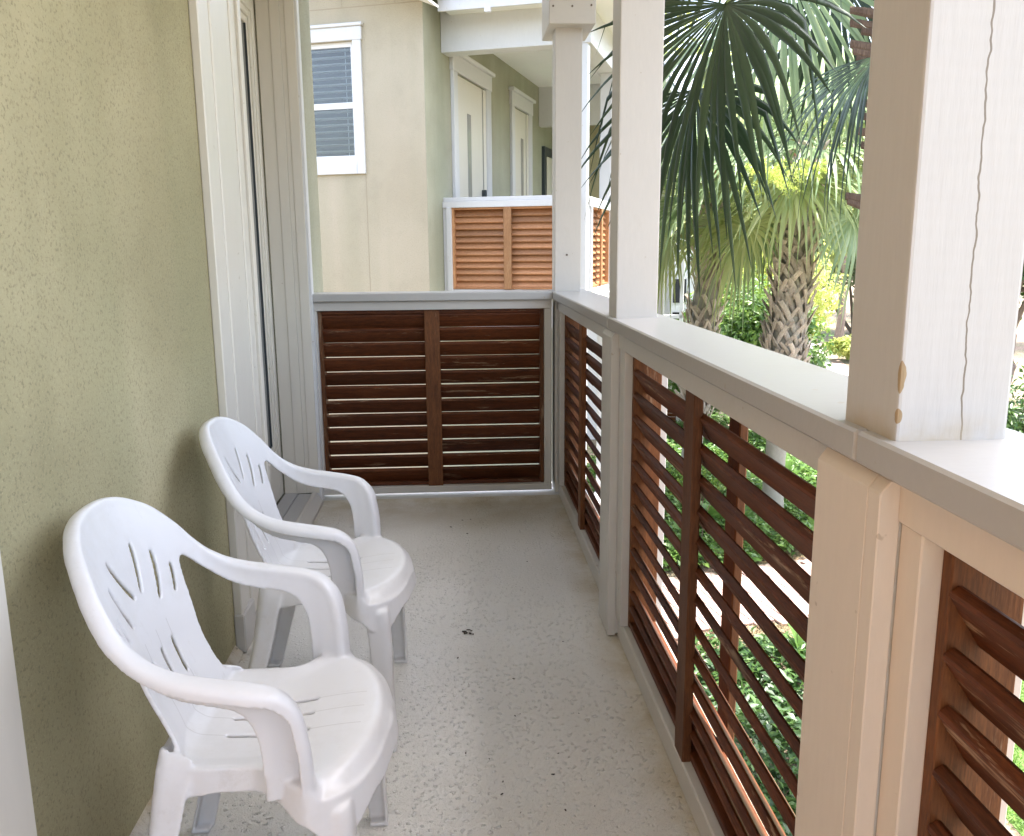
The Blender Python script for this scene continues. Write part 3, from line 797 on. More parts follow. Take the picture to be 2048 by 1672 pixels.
# local axes: x to the right along the facade, y away from us
WX0, WX1, WZ0, WZ1 = -1.52, -.70, 2.09, 3.19
bx('wall', M['stucco_tan'], -5.5, WX0, 0, .2, GZ, 7.0, nb, 0)
bx('wall', M['stucco_tan'], WX1, -.004, 0, .2, GZ, 3.62, nb, 0)
bx('corner_return', M['stucco_sage'], -.0039, 0, .001, .202, GZ, 3.62, nb, 0)
bx('wall', M['stucco_tan'], WX0, WX1, 0, .2, GZ, WZ0, nb, 0)
bx('wall', M['stucco_tan'], WX0, WX1, 0, .2, WZ1, 3.62, nb, 0)
bx('side_wall', M['stucco_sage'], -.2, 0, .203, 6.0, GZ, 3.9, nb, 0)
for (a, b_, c, d) in ((-3.0, -.005, 3.475, 3.483), (-.272, -.267, 3.483, 3.62), (-.625, -.620, GZ, 1.985), (-.80, -.795, 3.483, 3.62)):
    bx('control_joint', M['soft_joint'], a, b_, -.0015, .002, c, d, nb, 0)
wt = M['white_trim']
win = empty('window'); win.parent = nb
fm = MB(); fm.box(WX1, WX1+.085, -.024, .05, WZ0-.10, WZ1+.001, .003).box(WX0-.085, WX0, -.024, .05, WZ0-.10, WZ1+.001, .003)
fm.box(WX0, WX1, -.026, .05, WZ0-.10, WZ0-.001, .003).box(WX0-.095, WX1+.095, -.028, .05, WZ1+.001, WZ1+.12, .003).box(WX0-.11, WX1+.11, -.045, .05, WZ1+.121, WZ1+.15, .004)
fm.build('frame', wt, win)
sm = MB(); zm = (WZ0+WZ1)/2-.02
for (x0, x1, z0, z1, yy) in ((WX0, WX1, WZ0, WZ0+.075, .03), (WX0, WX1, zm-.025, zm+.03, .028), (WX0, WX1, WZ1-.045, WZ1, .03), (WX0, WX0+.045, WZ0, WZ1, .032), (WX1-.045, WX1, WZ0, WZ1, .032)):
    sm.box(x0, x1, yy, yy+.03, z0, z1, .002)
sm.build('sash', M['blind'], win)
bx('pane', M['glass'], WX0+.04, WX1-.04, .044, .048, WZ0+.07, WZ1-.04, win, 0)
bmz = slat_mesh('blind_slat', WX1-WX0-.10, M['blind'], 12, .050, .007)
nbl = 17
for k in range(nbl):
    o = link('blind_slat', bmz, win); o.location = (WX0+.05, .095, WZ0+.06+(WZ1-WZ0-.12)*k/(nbl-1)); o.rotation_euler = (random.uniform(-.08,.08), 0, 0)
for cxx in (WX1-.12, WX0+.12): bx('blind_cord', M['blind'], cxx, cxx+.004, .066, .07, WZ0+.05, WZ1-.03, win, 0)
bx('dark_room', M['dark_room'], WX0-.1, WX1+.1, .35, .36, WZ0-.2, WZ1+.2, nb, 0)
# porch: beam, ceiling, floor, doors
bx('porch_floor', M['concrete'], 0.001, 1.43, .47, 5.6, FZ-.2, FZ, nb, .003)
bx('porch_fascia', wt, 0.001, 1.47, .44, .469, FZ-.30, FZ+.0, nb, .003)
bx('porch_fascia', wt, 1.431, 1.46, .47, 5.6, FZ-.30, FZ+.0, nb, .003)
bx('porch_beam', wt, 0.002, 1.46, .46, .66, 3.13, 3.50, nb, .003)
bx('porch_beam', wt, 1.26, 1.46, .661, 5.6, 3.13, 3.50, nb, .003)
bx('porch_beam', wt, 0.002, 1.26, 4.45, 4.6, 2.95, 3.47, nb, .003)
bx('porch_ceiling', M['soffit'], 0.001, 1.26, .661, 4.45, 3.47, 3.5, nb, 0)
bx('wall', M['stucco'], 0.0, 1.3, 5.4, 5.5, FZ, 3.4, nb, 0)
gd = empty('screen_door'); gd.parent = nb
gm_ = MB(); gm_.box(.001,.05,4.62,4.74,FZ,2.70,.004); gm_.box(.001,.05,5.22,5.34,FZ,2.70,.004); gm_.box(.001,.05,4.741,5.219,2.58,2.70,.004); gm_.build('door_frame', M['black_metal'], gd)
bx('door_panel', M['door_paint'], .001, .03, 4.741, 5.219, FZ, 2.58, gd)
def nb_door(y0, y1, nm='porch_door'):
    d = empty(nm); d.parent = nb
    zt = 3.02; zb = FZ
    mb = MB()
    mb.box(0, .035, y0, y0+.13, zb, zt, .003).box(0, .035, y1-.17, y1, zb, zt, .003)
    for k in range(3): mb.box(.035, .042, y1-.155+.05*k, y1-.13+.05*k, zb, zt, .002)
    mb.box(0, .04, y0-.02, y1+.02, zt, zt+.16, .003).box(0, .075, y0-.05, y1+.05, zt+.161, zt+.20, .006)
    mb.build('casing', wt, d)
    bx('door_leaf', M['door_paint'], 0.001, .018, y0+.131, y1-.30, zb, zt-.02, d)
    bx('door_glass', M['curtain_glass'], .0185, .022, y0+.46, y0+.58, zb+.35, zt-.35, d, 0)
    bx('door_gap', M['black_metal'], 0.001, .012, y1-.30, y1-.27, zb, zt-.05, d, 0)
    bx('door_jamb', M['door_paint'], 0.001, .022, y1-.27, y1-.171, zb, zt-.02, d)
    bx('door_handle', M['black_metal'], .018, .07, y1-.36, y1-.33, zb+1.0, zb+1.12, d, .004)
nb_door(.72, 2.02); nb_door(2.93, 3.95)
# roof: porch eave, rake of the main roof
bx('eave_fascia', wt, .10, 1.75, .12, .15, 3.41, 3.53, nb, .003)
bx('eave_fascia', wt, 1.75, 1.78, .12, 6, 3.41, 3.53, nb, .003)
bx('eave_soffit', M['soffit'], .10, 1.75, .151, .50, 3.46, 3.48, nb, 0)
bx('eave_soffit', M['soffit'], 1.46, 1.75, .50, 6.0, 3.46, 3.48, nb, 0)
raw('porch_roof', [(.08,.08,3.54),(1.80,.08,3.54),(1.80,6,3.54),(.08,6,3.54),(.08,3.0,4.6),(.4,3.0,4.6)], [(0,1,5,4),(1,2,5),(2,3,4,5),(3,0,4)], M['roof_metal'], nb)
sb = MB()
for k in range(5):
    xx = .25+.4*k
    if xx < 1.7: sb.prism([(.06,3.545),(.06,3.575),(2.2-k*.3,3.545+(2.14-k*.3)*.362+.03),(2.2-k*.3,3.545+(2.14-k*.3)*.362)], 'x', xx, xx+.02)
sb.build('roof_seam', M['roof_metal'], nb)
for xx in (.55,): bx('gutter_bracket', wt, xx, xx+.06, .10, .14, 3.37, 3.41, nb)
rk = MB()
rk.prism([(.155,3.40),(.155,3.52),(-3.2,4.95),(-3.2,4.83)], 'y', -.36, -.33); rk.build('rake_board', wt, nb)
rs = MB(); rs.prism([(.15,3.41),(.15,3.43),(-3.2,4.86),(-3.2,4.84)], 'y', -.33, .0); rs.build('rake_soffit', M['soffit'], nb)
rr = MB(); rr.prism([(.17,3.53),(.17,3.56),(-3.2,4.99),(-3.2,4.96)], 'y', -.38, 3.5); rr.build('main_roof', M['roof_metal'], nb)
# porch rails
wht = (wt, wt, wt)
cedar = (M['slat_new'], M['stile_new'])
def nrail(lx, ly, rz, W, op0, op1, label, fz=FZ, mats=cedar, g="cedar louvered railings of the house next door"):
    p = NP + Matrix.Rotation(-TH, 4, 'Z') @ Vector((lx, ly, 0))
    return railing('louvered_railing', (p.x, p.y, fz), -TH+rz, W, op0, op1, label, g, .08, .875, mats, .975, (.0, .075), wht, (0, 0), True, 57, .13, .03)
nrail(1.36, .56, PI, 1.36, .12, 1.27, "orange cedar louvered railing at the end of the porch next door")
nrail(1.285, 1.95, -PI/2, 1.33, .09, 1.24, "cedar louvered side railing next door, seen just right of the far corner post")
nrail(1.285, 3.3, -PI/2, 1.33, .20, 1.20, "second cedar side railing next door, a narrow strip left of the middle post")
for (yy, lab) in ((.47, "white square post at the corner of the porch next door"), (1.93, "white post between the side railings of the porch next door"), (3.28, "last white post of the porch next door")):
    p = NP + Matrix.Rotation(-TH, 4, 'Z') @ Vector((1.30, yy, 0))
    r = empty('porch_post', (p.x, p.y, 0), -TH, lab, 'post', 'posts of the porch next door'); bx('shaft', wt, 0, .13, 0, .13, GZ, 3.13, r, .004)
for yy in (4.6,): bx('far_wall', M['white_trim'], 1.05, 1.5, 7.5, 7.7, GZ, 4.4, nb, 0)
# lower storey louvers, posts
nrail(1.285, 1.95, -PI/2, 1.33, .09, 1.24, "dark louvered railing of the lower porch next door", GZ+.15, (M['slat'], M['stile']))
nrail(1.285, 3.3, -PI/2, 1.33, .09, 1.24, "dark louvered railing of the lower porch next door, farther section", GZ+.15, (M['slat'], M['stile']))
bx('lower_slab', M['concrete'], 0.001, 1.43, .47, 5.6, GZ, GZ+.14, nb, .003)

# ------------------------------------------------------------------ white house farther back
wh = empty('white_house', (2.50, 17.5, 0), -TH, "white board house far behind the middle post, with a small louvered balcony", "house")
bx('wall', M['white_trim'], -3.2, 1.0, 0, .2, GZ, 5.0, wh, 0)
for k in range(9): bx('wall_batten', M['blind'], .10+k*.1, .125+k*.1, -.03, 0, GZ, 1.2, wh, 0)
bx('back_wall', M['blind'], 1.0, 1.75, 1.2, 1.3, GZ, 2.6, wh, 0)
bx('door', M['threshold'], 1.02, 1.22, 1.17, 1.199, -.9, 1.1, wh)
bx('balcony_slab', M['white_trim'], 1.0, 1.6, -.2, 1.2, -1.15, -1.0, wh)
bx('balcony_cap', M['white_trim'], 1.0, 1.6, -.2, -.1, -.12, -.05, wh)
bx('balcony_post', M['white_trim'], 1.0, 1.07, -.2, -.1, -1.0, -.12, wh)
bx('balcony_post', M['white_trim'], 1.53, 1.6, -.2, -.1, -1.0, 2.2, wh)
bx('dark_window', M['glass_dark'], 1.28, 1.55, 1.17, 1.199, .1, .6, wh, 0)
bx('dark_window', M['glass_dark'], 1.28, 1.55, 1.17, 1.199, -.7, -.1, wh, 0)
lm_ = slat_mesh('slat', .44, M['slat'])
for z0 in (-.97, -2.4):
    for k in range(11):
        o = link('slat', lm_, wh); o.location = (1.08, -.15, z0+.04+.072*k)
for k in range(6):
    bx('rafter_tail', M['white_trim'], -1.2+k*.55, -1.08+k*.55, -.9, 0, 3.0, 3.22, wh)
raw('roof', [(-3.4,-1.0,3.2),(1.6,-1.0,3.2),(1.6,3,5.4),(-3.4,3,5.4)], [(0,1,2,3)], M['roof_metal'], wh)

# ------------------------------------------------------------------ garden ground
g_ = raw('ground', [(-60,-30,GZ),(90,-30,GZ),(90,140,GZ),(-60,140,GZ)], [(0,1,2,3)], M['ground']); g_['kind'] = 'structure'
def patch(name, pts, z, mat):
    o = raw(name, [(x, y, GZ+z) for x, y in pts], [tuple(range(len(pts)))], mat); o['kind'] = 'structure'; return o
patch('lawn', [(3.2,3.0),(8.5,3.0),(8.8,8.3),(6.6,8.6),(5.0,8.4),(3.4,6.6)], .004, M['lawn'])
def G(px, py, z=GZ):
    d = cf + r2*((px-1024)/1722.1) - u2*((py-836)/1722.1); t = (z-CH)/d.z
    return (CX + d.x*t, d.y*t)
patch('boardwalk_path', [G(1545,760), G(1575,716), G(1609,668), G(1615,667), G(1650,710), G(1680,745), G(1712,785)], .006, M['concrete'])
patch('brick_path', [G(1615,667), G(1650,710), G(1680,745), G(1712,785), G(1760,800), G(1700,738), G(1645,690), G(1621,664)], .005, M['brick'])
jp = patch('path_bed', [(1.2,8.2),(3.0,8.5),(4.9,9.0),(6.7,10.7),(8.3,13.4),(8.6,16.5),(8.5,19),(6.9,19),(7.0,16.4),(6.7,13.9),(5.4,11.7),(4.3,10.5),(2.9,10.0),(1.2,9.65)], .004, M['joint'])
# pavers laid in a running bond along the curved walk
walk = empty('paved_walk', (3, 9, GZ), 0, "pink paver walk curving through the garden below the balcony", "path")
cl = catmull([(1.3,8.9),(3.0,9.25),(4.6,9.75),(6.0,11.2),(7.5,13.6),(7.8,16.5),(7.7,19)], 14)
cl = resample([Vector(p) for p in cl], .125)
pm = MB().box(-.058, .058, -.115, .115, 0, .03, .006).bm; pme = bpy.data.meshes.new('paver'); pm.to_mesh(pme); pm.free(); pme.materials.append(M['brick'])
cnt = 0; rest = bmesh.new()
for i in range(1, len(cl)-1):
    d = (cl[i+1]-cl[i-1]).normalized(); n = Vector((-d.y, d.x)); off = .12 if i % 2 else 0
    for k in range(-3, 3):
        q = cl[i] + n*(k*.24+off); ang = math.atan2(d.y, d.x)
        zz = GZ+.001+random.uniform(0, .006)
        if cnt < 300 and q.y > 8.6:
            o = link('paver', pme, walk); o.location = (q.x-3, q.y-9, zz-GZ); o.rotation_euler = (random.uniform(-.01,.01), random.uniform(-.01,.01), ang+random.uniform(-.02,.02)); cnt += 1
        else:
            t = bmesh.new(); t.from_mesh(pme); t.transform(Matrix.Translation((q.x-3, q.y-9, zz-GZ)) @ Matrix.Rotation(ang, 4, 'Z')); mm = bpy.data.meshes.new('t'); t.to_mesh(mm); t.free(); rest.from_mesh(mm); bpy.data.meshes.remove(mm)
rm_ = bpy.data.meshes.new('far_pavers'); rest.to_mesh(rm_); rest.free(); rm_.materials.append(M['brick']); ro = link('far_pavers', rm_, walk); ro['kind'] = 'stuff'

# ------------------------------------------------------------------ foliage builders
def leaf_cards(P, N, size, rng, aspect=.42, fold=.25):
    """P,N (n,3); one folded diamond (4 tris as 2 quads) per point"""
    n = len(P); size = np.asarray(size)*np.ones(n)
    N = N/np.linalg.norm(N, axis=1, keepdims=True)
    R_ = rng.normal(size=(n,3)); D_ = R_ - (R_*N).sum(1, keepdims=True)*N; D_ /= np.linalg.norm(D_, axis=1, keepdims=True)
    S_ = np.cross(N, D_); L = size[:,None]
    a = P; tip = P + D_*L - N*L*.12; mid = P + D_*L*.5 
    l = P + D_*L*.45 + S_*L*aspect*.5 + N*L*fold*.3; r = P + D_*L*.45 - S_*L*aspect*.5 + N*L*fold*.3
    V = np.stack([a, r, tip, l, mid], 1).reshape(-1,3); i = np.arange(n)*5
    F = np.concatenate([np.stack([i, i+1, i+2, i+4], 1), np.stack([i, i+4, i+2, i+3], 1)])
    return V, F
def blob_foliage(n, centers, radii, size, rng, up=.5, shell=.5):
    k = rng.integers(0, len(centers), n); c = np.asarray(centers)[k]; r = np.asarray(radii)[k]
    d = rng.normal(size=(n,3)); d /= np.linalg.norm(d, axis=1, keepdims=True)
    rad = (1 - shell*rng.random(n)**1.6)[:,None]
    P = c + d*rad*r
    N = d + np.array([0,0,up]) + rng.normal(size=(n,3))*.55
    return leaf_cards(P, N, size*rng.uniform(.6, 1.25, n), rng)
def bush(name, loc, rx, ry, h, nleaf, size, mat, label, cat='shrub', group=None, nclump=26, seed=1, stems=True, trunk_h=0):
    rng = np.random.default_rng(seed)
    r = empty(name, loc, 0, label, cat, group)
    C_, R_ = [], []
    for _ in range(nclump):
        d = rng.normal(size=3); d /= np.linalg.norm(d); d[2] = abs(d[2])*.9 if rng.random() < .75 else d[2]*.6
        q = d*rng.uniform(.45, .85); C_.append((q[0]*rx, q[1]*ry, trunk_h + h*.45 + q[2]*h*.5)); s_ = rng.uniform(.22, .38); R_.append((rx*s_, ry*s_, h*.5*s_*1.1))
    V, F = blob_foliage(nleaf, C_, R_, size, rng)
    V[:,2] = np.maximum(V[:,2], .01)
    link('foliage', arr_mesh('foliage', V, F, mat), r)
    if stems:
        mb = MB()
        for k in range(5):
            a = rng.uniform(0, 2*PI); c = C_[k]
            mb.tube([(math.cos(a)*.06, math.sin(a)*.06, 0), (c[0]*.4, c[1]*.4, c[2]*.5), c], [.03*h/2, .018*h/2, .006], 6)
        mb.build('stem', M['stem'], r)
    return r
def tree(name, loc, trunk_h, trunk_r, crown_r, crown_h, nleaf, size, mat, label, seed, group='trees beyond the garden', barkm='bark', lean=(0,0), ncl=22, spread=.7):
    rng = np.random.default_rng(seed); r = empty(name, loc, 0, label, 'tree', group)
    top = Vector((lean[0], lean[1], trunk_h)); mb = MB()
    K = 8; pts = [top*(k/K) + Vector((rng.normal()*trunk_r*.4, rng.normal()*trunk_r*.4, 0))*(0 if k == 0 else 1) for k in range(K+1)]
    mb.tube(pts, [trunk_r*(1.25 if k == 0 else 1-.45*k/K) for k in range(K+1)], 9); mb.build('trunk', M[barkm], r)
    C_, R_ = [], []
    lb = MB()
    for q in range(ncl):
        d = rng.normal(size=3); d /= np.linalg.norm(d); f = rng.uniform(.3, .95)
        c = (top.x + d[0]*crown_r*f, top.y + d[1]*crown_r*f, trunk_h + crown_h*.25 + d[2]*crown_h*.5*f); s_ = rng.uniform(.2, .36)
        C_.append(c); R_.append((crown_r*s_, crown_r*s_, crown_h*.5*s_*1.2))
        if q < 9:
            st = pts[5 + q % 4]; midp = st.lerp(Vector(c), .5) + Vector((0,0,-.1*crown_h*.3))
            lb.tube([st, midp, Vector(c)], [trunk_r*.4, trunk_r*.22, trunk_r*.06], 6)
    lb.build('limb', M[barkm], r)
    V, F = blob_foliage(nleaf, C_, R_, size, rng, .4, .75)
    link('crown', arr_mesh('crown', V, F, mat), r); return r

# ------------------------------------------------------------------ palms
def frond(elev, R=1.05, petiole=1.0, n=46, span=150, droop=.5, seed=0, sag=.35, width=1.0, hub_off=None):
    """fan leaf; petiole starts at origin and leaves along +X at elevation elev (deg); returns V,F,midx"""
    rng = np.random.default_rng(seed); V, F, mi = [], [], []
    e = math.radians(elev)
    # petiole curve
    K = 7; pp = []; p = Vector((0,0,0)); a = e
    for k in range(K+1):
        pp.append(p.copy()); a2 = a - sag*(k/K)
        p = p + Vector((math.cos(a2), 0, math.sin(a2)))*(petiole/K)
    hub = pp[-1]; ae = a - sag
    f = Vector((math.cos(ae), 0, math.sin(ae))); nrm = Vector((-math.sin(ae), 0, math.cos(ae))); sd_ = Vector((0,1,0))
    for k, q in enumerate(pp):
        wv = .022*(1-.45*k/K)
        o = len(V); V += [q+sd_*wv, q+nrm*wv*.5, q-sd_*wv, q-nrm*wv*.5]
        if k:
            for j in range(4): F.append((o-4+j, o-4+(j+1) % 4, o+(j+1) % 4, o+j)); mi.append(1)
    dphi = math.radians(2*span)/n
    for i in range(n):
        phi = math.radians(-span) + dphi*(i+.5) + rng.normal()*.012
        Lr = R*(.72+.28*math.cos(phi*.62))*rng.uniform(.9, 1.04)
        steps = 8; dr = droop*rng.uniform(.5, 2.1); split = .46
        prev = None; tw = rng.normal()*.10; kink = rng.uniform(.55,.95) if rng.random() < .28 else 9
        pos = None
        for s_ in range(steps+1):
            t = s_/steps; rr = Lr*t
            d = f*math.cos(phi) + sd_*math.sin(phi)
            # costapalmate: blade arches back, sides cup upward
            cup = .20*abs(math.sin(phi))*rr - .20*rr*rr/R*max(0, math.cos(phi))
            q = hub + d*rr + nrm*cup
            g = dr*Lr*max(0, t-.25)**2*1.25 + (max(0, t-kink)*Lr*.9)
            q = q + Vector((0,0,-g)) - d*(g*.35 if g > 0 else 0)
            wfull = 2*Lr*max(t, .02)*math.tan(dphi/2)
            wmax = 2*Lr*split*math.tan(dphi/2)*1.05
            hw = (wfull*.5 if t <= split else wmax*.5*max(0.03, (1-(t-split)/(1-split))**.75))*width
            tang = (-f*math.sin(phi) + sd_*math.cos(phi)); tang = (tang + nrm*tw*t*2).normalized()
            ridge = hw*.55
            o = len(V); V += [q - tang*hw, q + nrm*ridge, q + tang*hw]
            if s_:
                F.append((o-3, o-2, o+1, o)); F.append((o-2, o-1, o+2, o+1)); mi += [0, 0]
    return np.array([tuple(v) for v in V]), np.array(F), mi
def boot_mesh(L, w0, w1, seed=0, split=True):
    """split leaf base: two curved prongs that leave the trunk"""
    rng = random.Random(seed); bm = MB()
    def strap(side):
        t = bmesh.new(); rings = []
        K = 7; RT = .20; om = (.62+.2*rng.random()) if split else .08; wd = rng.uniform(.85, 1.15)
        for k in range(K+1):
            s_ = k/K; ph = side*om*s_**.9; out_ = .012+.085*s_**1.6; z = L*(s_ - .06*s_*s_)
            wv = .036*wd*(1-.35*s_); th_ = .014*(1-.4*s_)
            ring = []
            for (dw, do) in ((-wv, 0), (-wv*.5, th_), (wv*.5, th_), (wv, 0), (0, -th_*.5)):
                # width runs across the strap direction
                aa = ph + dw*.80/RT; zz = z - side*dw*.60
                ring.append(t.verts.new(((RT+out_+do)*math.cos(aa)-RT, (RT+out_+do)*math.sin(aa), zz)))
            rings.append(ring)
        for a, b_ in zip(rings, rings[1:]):
            for j in range(5): t.faces.new((a[j], a[(j+1) % 5], b_[(j+1) % 5], b_[j]))
        t.faces.new(rings[0][::-1]); t.faces.new(rings[-1]); bmesh.ops.recalc_face_normals(t, faces=t.faces[:]); bm.add(t)
    strap(1); strap(-1)
    me = bpy.data.meshes.new('leaf_base'); bm.bm.to_mesh(me); bm.bm.free(); return me
def palm(base, top, r_low, r_top, boot_z0, label, seed, nfr=24, R=1.1, pet=.95, fm=('frond','frond_yel'), bootm='boot', boot_n=110, skirt=.25, Lb=.36, gap=None, group='cabbage palms in the garden', special=None, elevs=(76,-28)):
    rng = random.Random(seed)
    skirt = min(skirt, .12)
    r = empty('palm_tree', base, 0, label, 'palm', group)
    B, T = Vector((0,0,0)), Vector(top)-Vector(base)
    def axis(z):
        t = z/T.z; return Vector((T.x*t**1.3, T.y*t**1.3, z))
    K = 22; pts = []; rad = []
    for k in range(K+1):
        z = T.z*k/K; pts.append(axis(z)); rad.append((r_low*(1+.35*max(0, 1-z/.5)) if z < boot_z0 else r_low+(r_top-r_low)*min(1, (z-boot_z0)/.6))*rng.uniform(.97, 1.03))
    MB().tube(pts, rad, 14).build('trunk', M['palm_trunk'], r, True)
    kz = [axis(boot_z0 - .12 + (T.z-boot_z0+.2)*k/10) for k in range(11)]
    MB().tube(kz, [r_top*.92]*11, 12).build('trunk_fibre', M['fibre'], r, True)
    meshes = [boot_mesh(Lb*rng.uniform(.8, 1.15), .052*rng.uniform(.85, 1.2), 0, seed+q) for q in range(5)]
    for m_ in meshes: m_.materials.append(M[bootm])
    H_ = T.z - boot_z0
    for k in range(boot_n):
        t = k/boot_n; z = boot_z0 + H_*t
        if gap and gap[0] < z < gap[1] and rng.random() < .92: continue
        a = k*2.39996 + rng.uniform(-.1, .1)
        o = link('leaf_base', meshes[k % 5], r); p = axis(z) + Vector((math.cos(a), math.sin(a), 0))*(r_top*1.0)
        o.location = p; o.rotation_euler = (rng.uniform(-.12,.12), rng.uniform(-.08,.22)+.25*max(0, t-.75), a+rng.uniform(-.12,.12)); s_ = rng.uniform(.72, 1.25); o.scale = (s_, s_, s_)
    # crown
    vs = []
    for q, el in enumerate(np.linspace(elevs[0], elevs[1], 9)):
        for v_ in range(2):
            V, F, mi = frond(el, R*(.94+.12*v_), pet*(1.0+.12*v_), 42, 150, .16+.22*(q/8), seed*31+q*2+v_, sag=.45)
            vs.append((V, F, mi))
    mcache = {}
    for k in range(nfr):
        t = (k+.5)/nfr; q = min(8, int(t*9)); v_ = k % 2
        mm = fm[1] if rng.random() < .38 else fm[0]
        if q == 8 and rng.random() < skirt: mm = 'frond_dead'
        key = (q, v_, mm)
        if key not in mcache:
            V, F, mi = vs[q*2+v_]; me = arr_mesh('frond', V, F, None, False, [M[mm], M['petiole']], mi); mcache[key] = me
        o = link('frond', mcache[key], r); a = k*2.39996 + rng.uniform(-.25, .25)
        o.location = axis(T.z) + Vector((math.cos(a)*.10, math.sin(a)*.10, -.10-.22*t)); o.rotation_euler = (rng.uniform(-.12,.12), rng.uniform(-.10,.10), a)
        s_ = rng.uniform(.9, 1.1); o.scale = (s_, s_, s_)
    return r
# pixel -> world helper used once to place things measured in the photo
def W(px, py, Y):
    d = cf + r2*((px-1024)/1722.1) - u2*((py-836)/1722.1); t = Y/d.y
    return Vector((CX + d.x*t, Y, CH + d.z*t))

a_top = W(1440, 352, 14); b_top = W(1612, 318, 12)
palmA = palm((3.42, 14.0, GZ), a_top, .165, .20, 1.05, "left palm of the two in the middle distance, trunk partly bare of leaf bases", 5, 27, 1.05, .9, boot_n=170, gap=(2.93, 3.25))
palmB = palm((4.10, 12.0, GZ), b_top, .15, .215, 1.75, "leaning palm with a thick trunk of criss-crossed leaf bases beside the pale path", 9, 28, 1.1, .95, boot_n=185)
c_base = (2.46, 5.35, GZ); c_top = Vector((2.42, 5.3, 3.6))
palmC = palm(c_base, c_top, .16, .22, 2.6, "nearest palm, its trunk hidden behind the near post with brown leaf bases jutting out", 14, 16, 1.1, 1.2, ('frond_backlit','frond_backlit'), 'boot_dark', 60, .2, .34, elevs=(72, 22))
# hanging fronds of the nearest palm, in front of the garden
def hero(px, py, Y, azim, elev, R, seed, n=50, span=120, droop=.45, mat='frond_backlit', pet=1.3, pl=None, ctop=None):
    """frond whose hub sits at the pixel; azim world angle of the blade direction, elev its pitch"""
    V, F, mi = frond(elev, R, .001, n, span, droop, seed, 0.0, 1.0)
    me = arr_mesh('frond', V, F, None, False, [M[mat], M['petiole']], mi)
    palm_, base_ = (palmC, Vector(c_base)) if pl is None else (pl, pl.location)
    h = W(px, py, Y); o = link('frond', me, palm_)
    o.location = h - base_; o.rotation_euler = (0, 0, azim)
    s = (ctop or c_top) + Vector((-.05, -.05, .1)); mdl = s.lerp(h, .55) + Vector((0,0,.28 if pl is None else .16))
    pts = [tuple(p - base_) for p in catmull([tuple(s), tuple(mdl), tuple(h)], 8)]
    MB().tube(pts, [.016]*(len(pts)-3)+[.013,.011,.009], 6).build('petiole', M['petiole'], palm_, True)
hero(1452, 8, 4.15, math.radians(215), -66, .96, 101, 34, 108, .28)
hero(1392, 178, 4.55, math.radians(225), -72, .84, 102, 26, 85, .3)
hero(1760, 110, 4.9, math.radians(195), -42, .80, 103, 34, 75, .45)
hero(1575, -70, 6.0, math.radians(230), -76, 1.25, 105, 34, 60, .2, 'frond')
hero(1672, -60, 6.5, math.radians(250), -80, 1.1, 106, 22, 50, .15, 'frond_backlit')
hero(1466, 438, 12.9, math.radians(200), -12, 1.45, 111, 46, 120, .40, 'frond_yel', pl=palmA, ctop=a_top)
hero(1400, 322, 13.2, math.radians(185), 0, 1.35, 112, 42, 120, .32, 'frond', pl=palmA, ctop=a_top)
hero(1606, 335, 11.0, math.radians(262), -48, 1.15, 113, 42, 110, .26, 'frond_yel', pl=palmB, ctop=b_top)
hero(1530, 285, 11.2, math.radians(225), -25, 1.15, 114, 42, 115, .3, 'frond', pl=palmB, ctop=b_top)
hero(1745, 405, 11.4, math.radians(300), -30, 1.2, 115, 42, 115, .3, 'frond_yel', pl=palmB, ctop=b_top)
hero(1700, 240, 11.2, math.radians(290), -20, 1.15, 116, 42, 120, .3, 'frond_yel', pl=palmB, ctop=b_top)
# yellow-green flower sprays of the leaning palm
def spray(px, py, Y, s, seed, label):
    rng = np.random.default_rng(seed); n = 2600
    c = W(px, py, Y)
    k = rng.integers(0, 26, n); ax = rng.normal(size=(26,3)); ax /= np.linalg.norm(ax, axis=1, keepdims=True); ax[:,2] = ax[:,2]*.6-.1
    t = rng.random(n)[:,None]**.7; P = ax[k]*t*s + rng.normal(size=(n,3))*.035*s
    V, F = leaf_cards(P, rng.normal(size=(n,3)), .05*s+.02, rng, .18)
    o = link('flower_spray', arr_mesh('flower_spray', V, F, M['flower'])); o.location = c; meta(o, label, 'flowers'); return o
spray(1545, 350, 9.9, .42, 3, "larger yellow-green palm flower spray among the fronds left of the leaning palm")
spray(1622, 334, 10.0, .22, 4, "small yellow-green flower spray on top of the leaning palm's frond")
# ------------------------------------------------------------------ shrubs and trees
bush('shrub', (5.35, 17.0, GZ), 1.6, 1.5, 3.8, 17000, .15, M['shrub'], "big rounded bright green bush between the two palm trunks", seed=21, nclump=34)
bush('shrub', (4.35, 17.2, GZ), .62, .8, 3.35, 3200, .12, M['shrub'], "bright shrub left of the left palm, against the white house", seed=22)
bush('shrub', (6.6, 21.0, GZ), 2.4, 2.2, 5.2, 12000, .17, M['lime'], "tall lime green shrub behind the big bush", seed=23)
bush('shrub', (7.2, 10.3, GZ), 1.4, 1.3, 2.6, 6000, .10, M['shrub_dark'], "dark shrub at the right edge beyond the near post", seed=24)
bush('shrub', (6.75, 9.3, GZ), .9, .7, 1.3, 4200, .07, M['grey_leaf'], "low grey green shrub at the right edge, below the dark shrub", seed=25, stems=False)
bush('shrub', (*G(1705, 668), GZ), 3.2, 2.6, 6.6, 15000, .22, M['grey_leaf'], "grey green thicket right of the pale path", seed=26)
bush('shrub', (*G(1698, 722), GZ), .75, .8, .95, 2200, .22, M['lime'], "small bright palmetto clump beside the pale path", seed=27, stems=False)
tree('pine_tree', (*G(1676, 690), GZ), 8.5, .17, 2.4, 4.5, 6000, .22, M['grey_leaf'], "slender bare-trunked tree beside the pale path", 31)
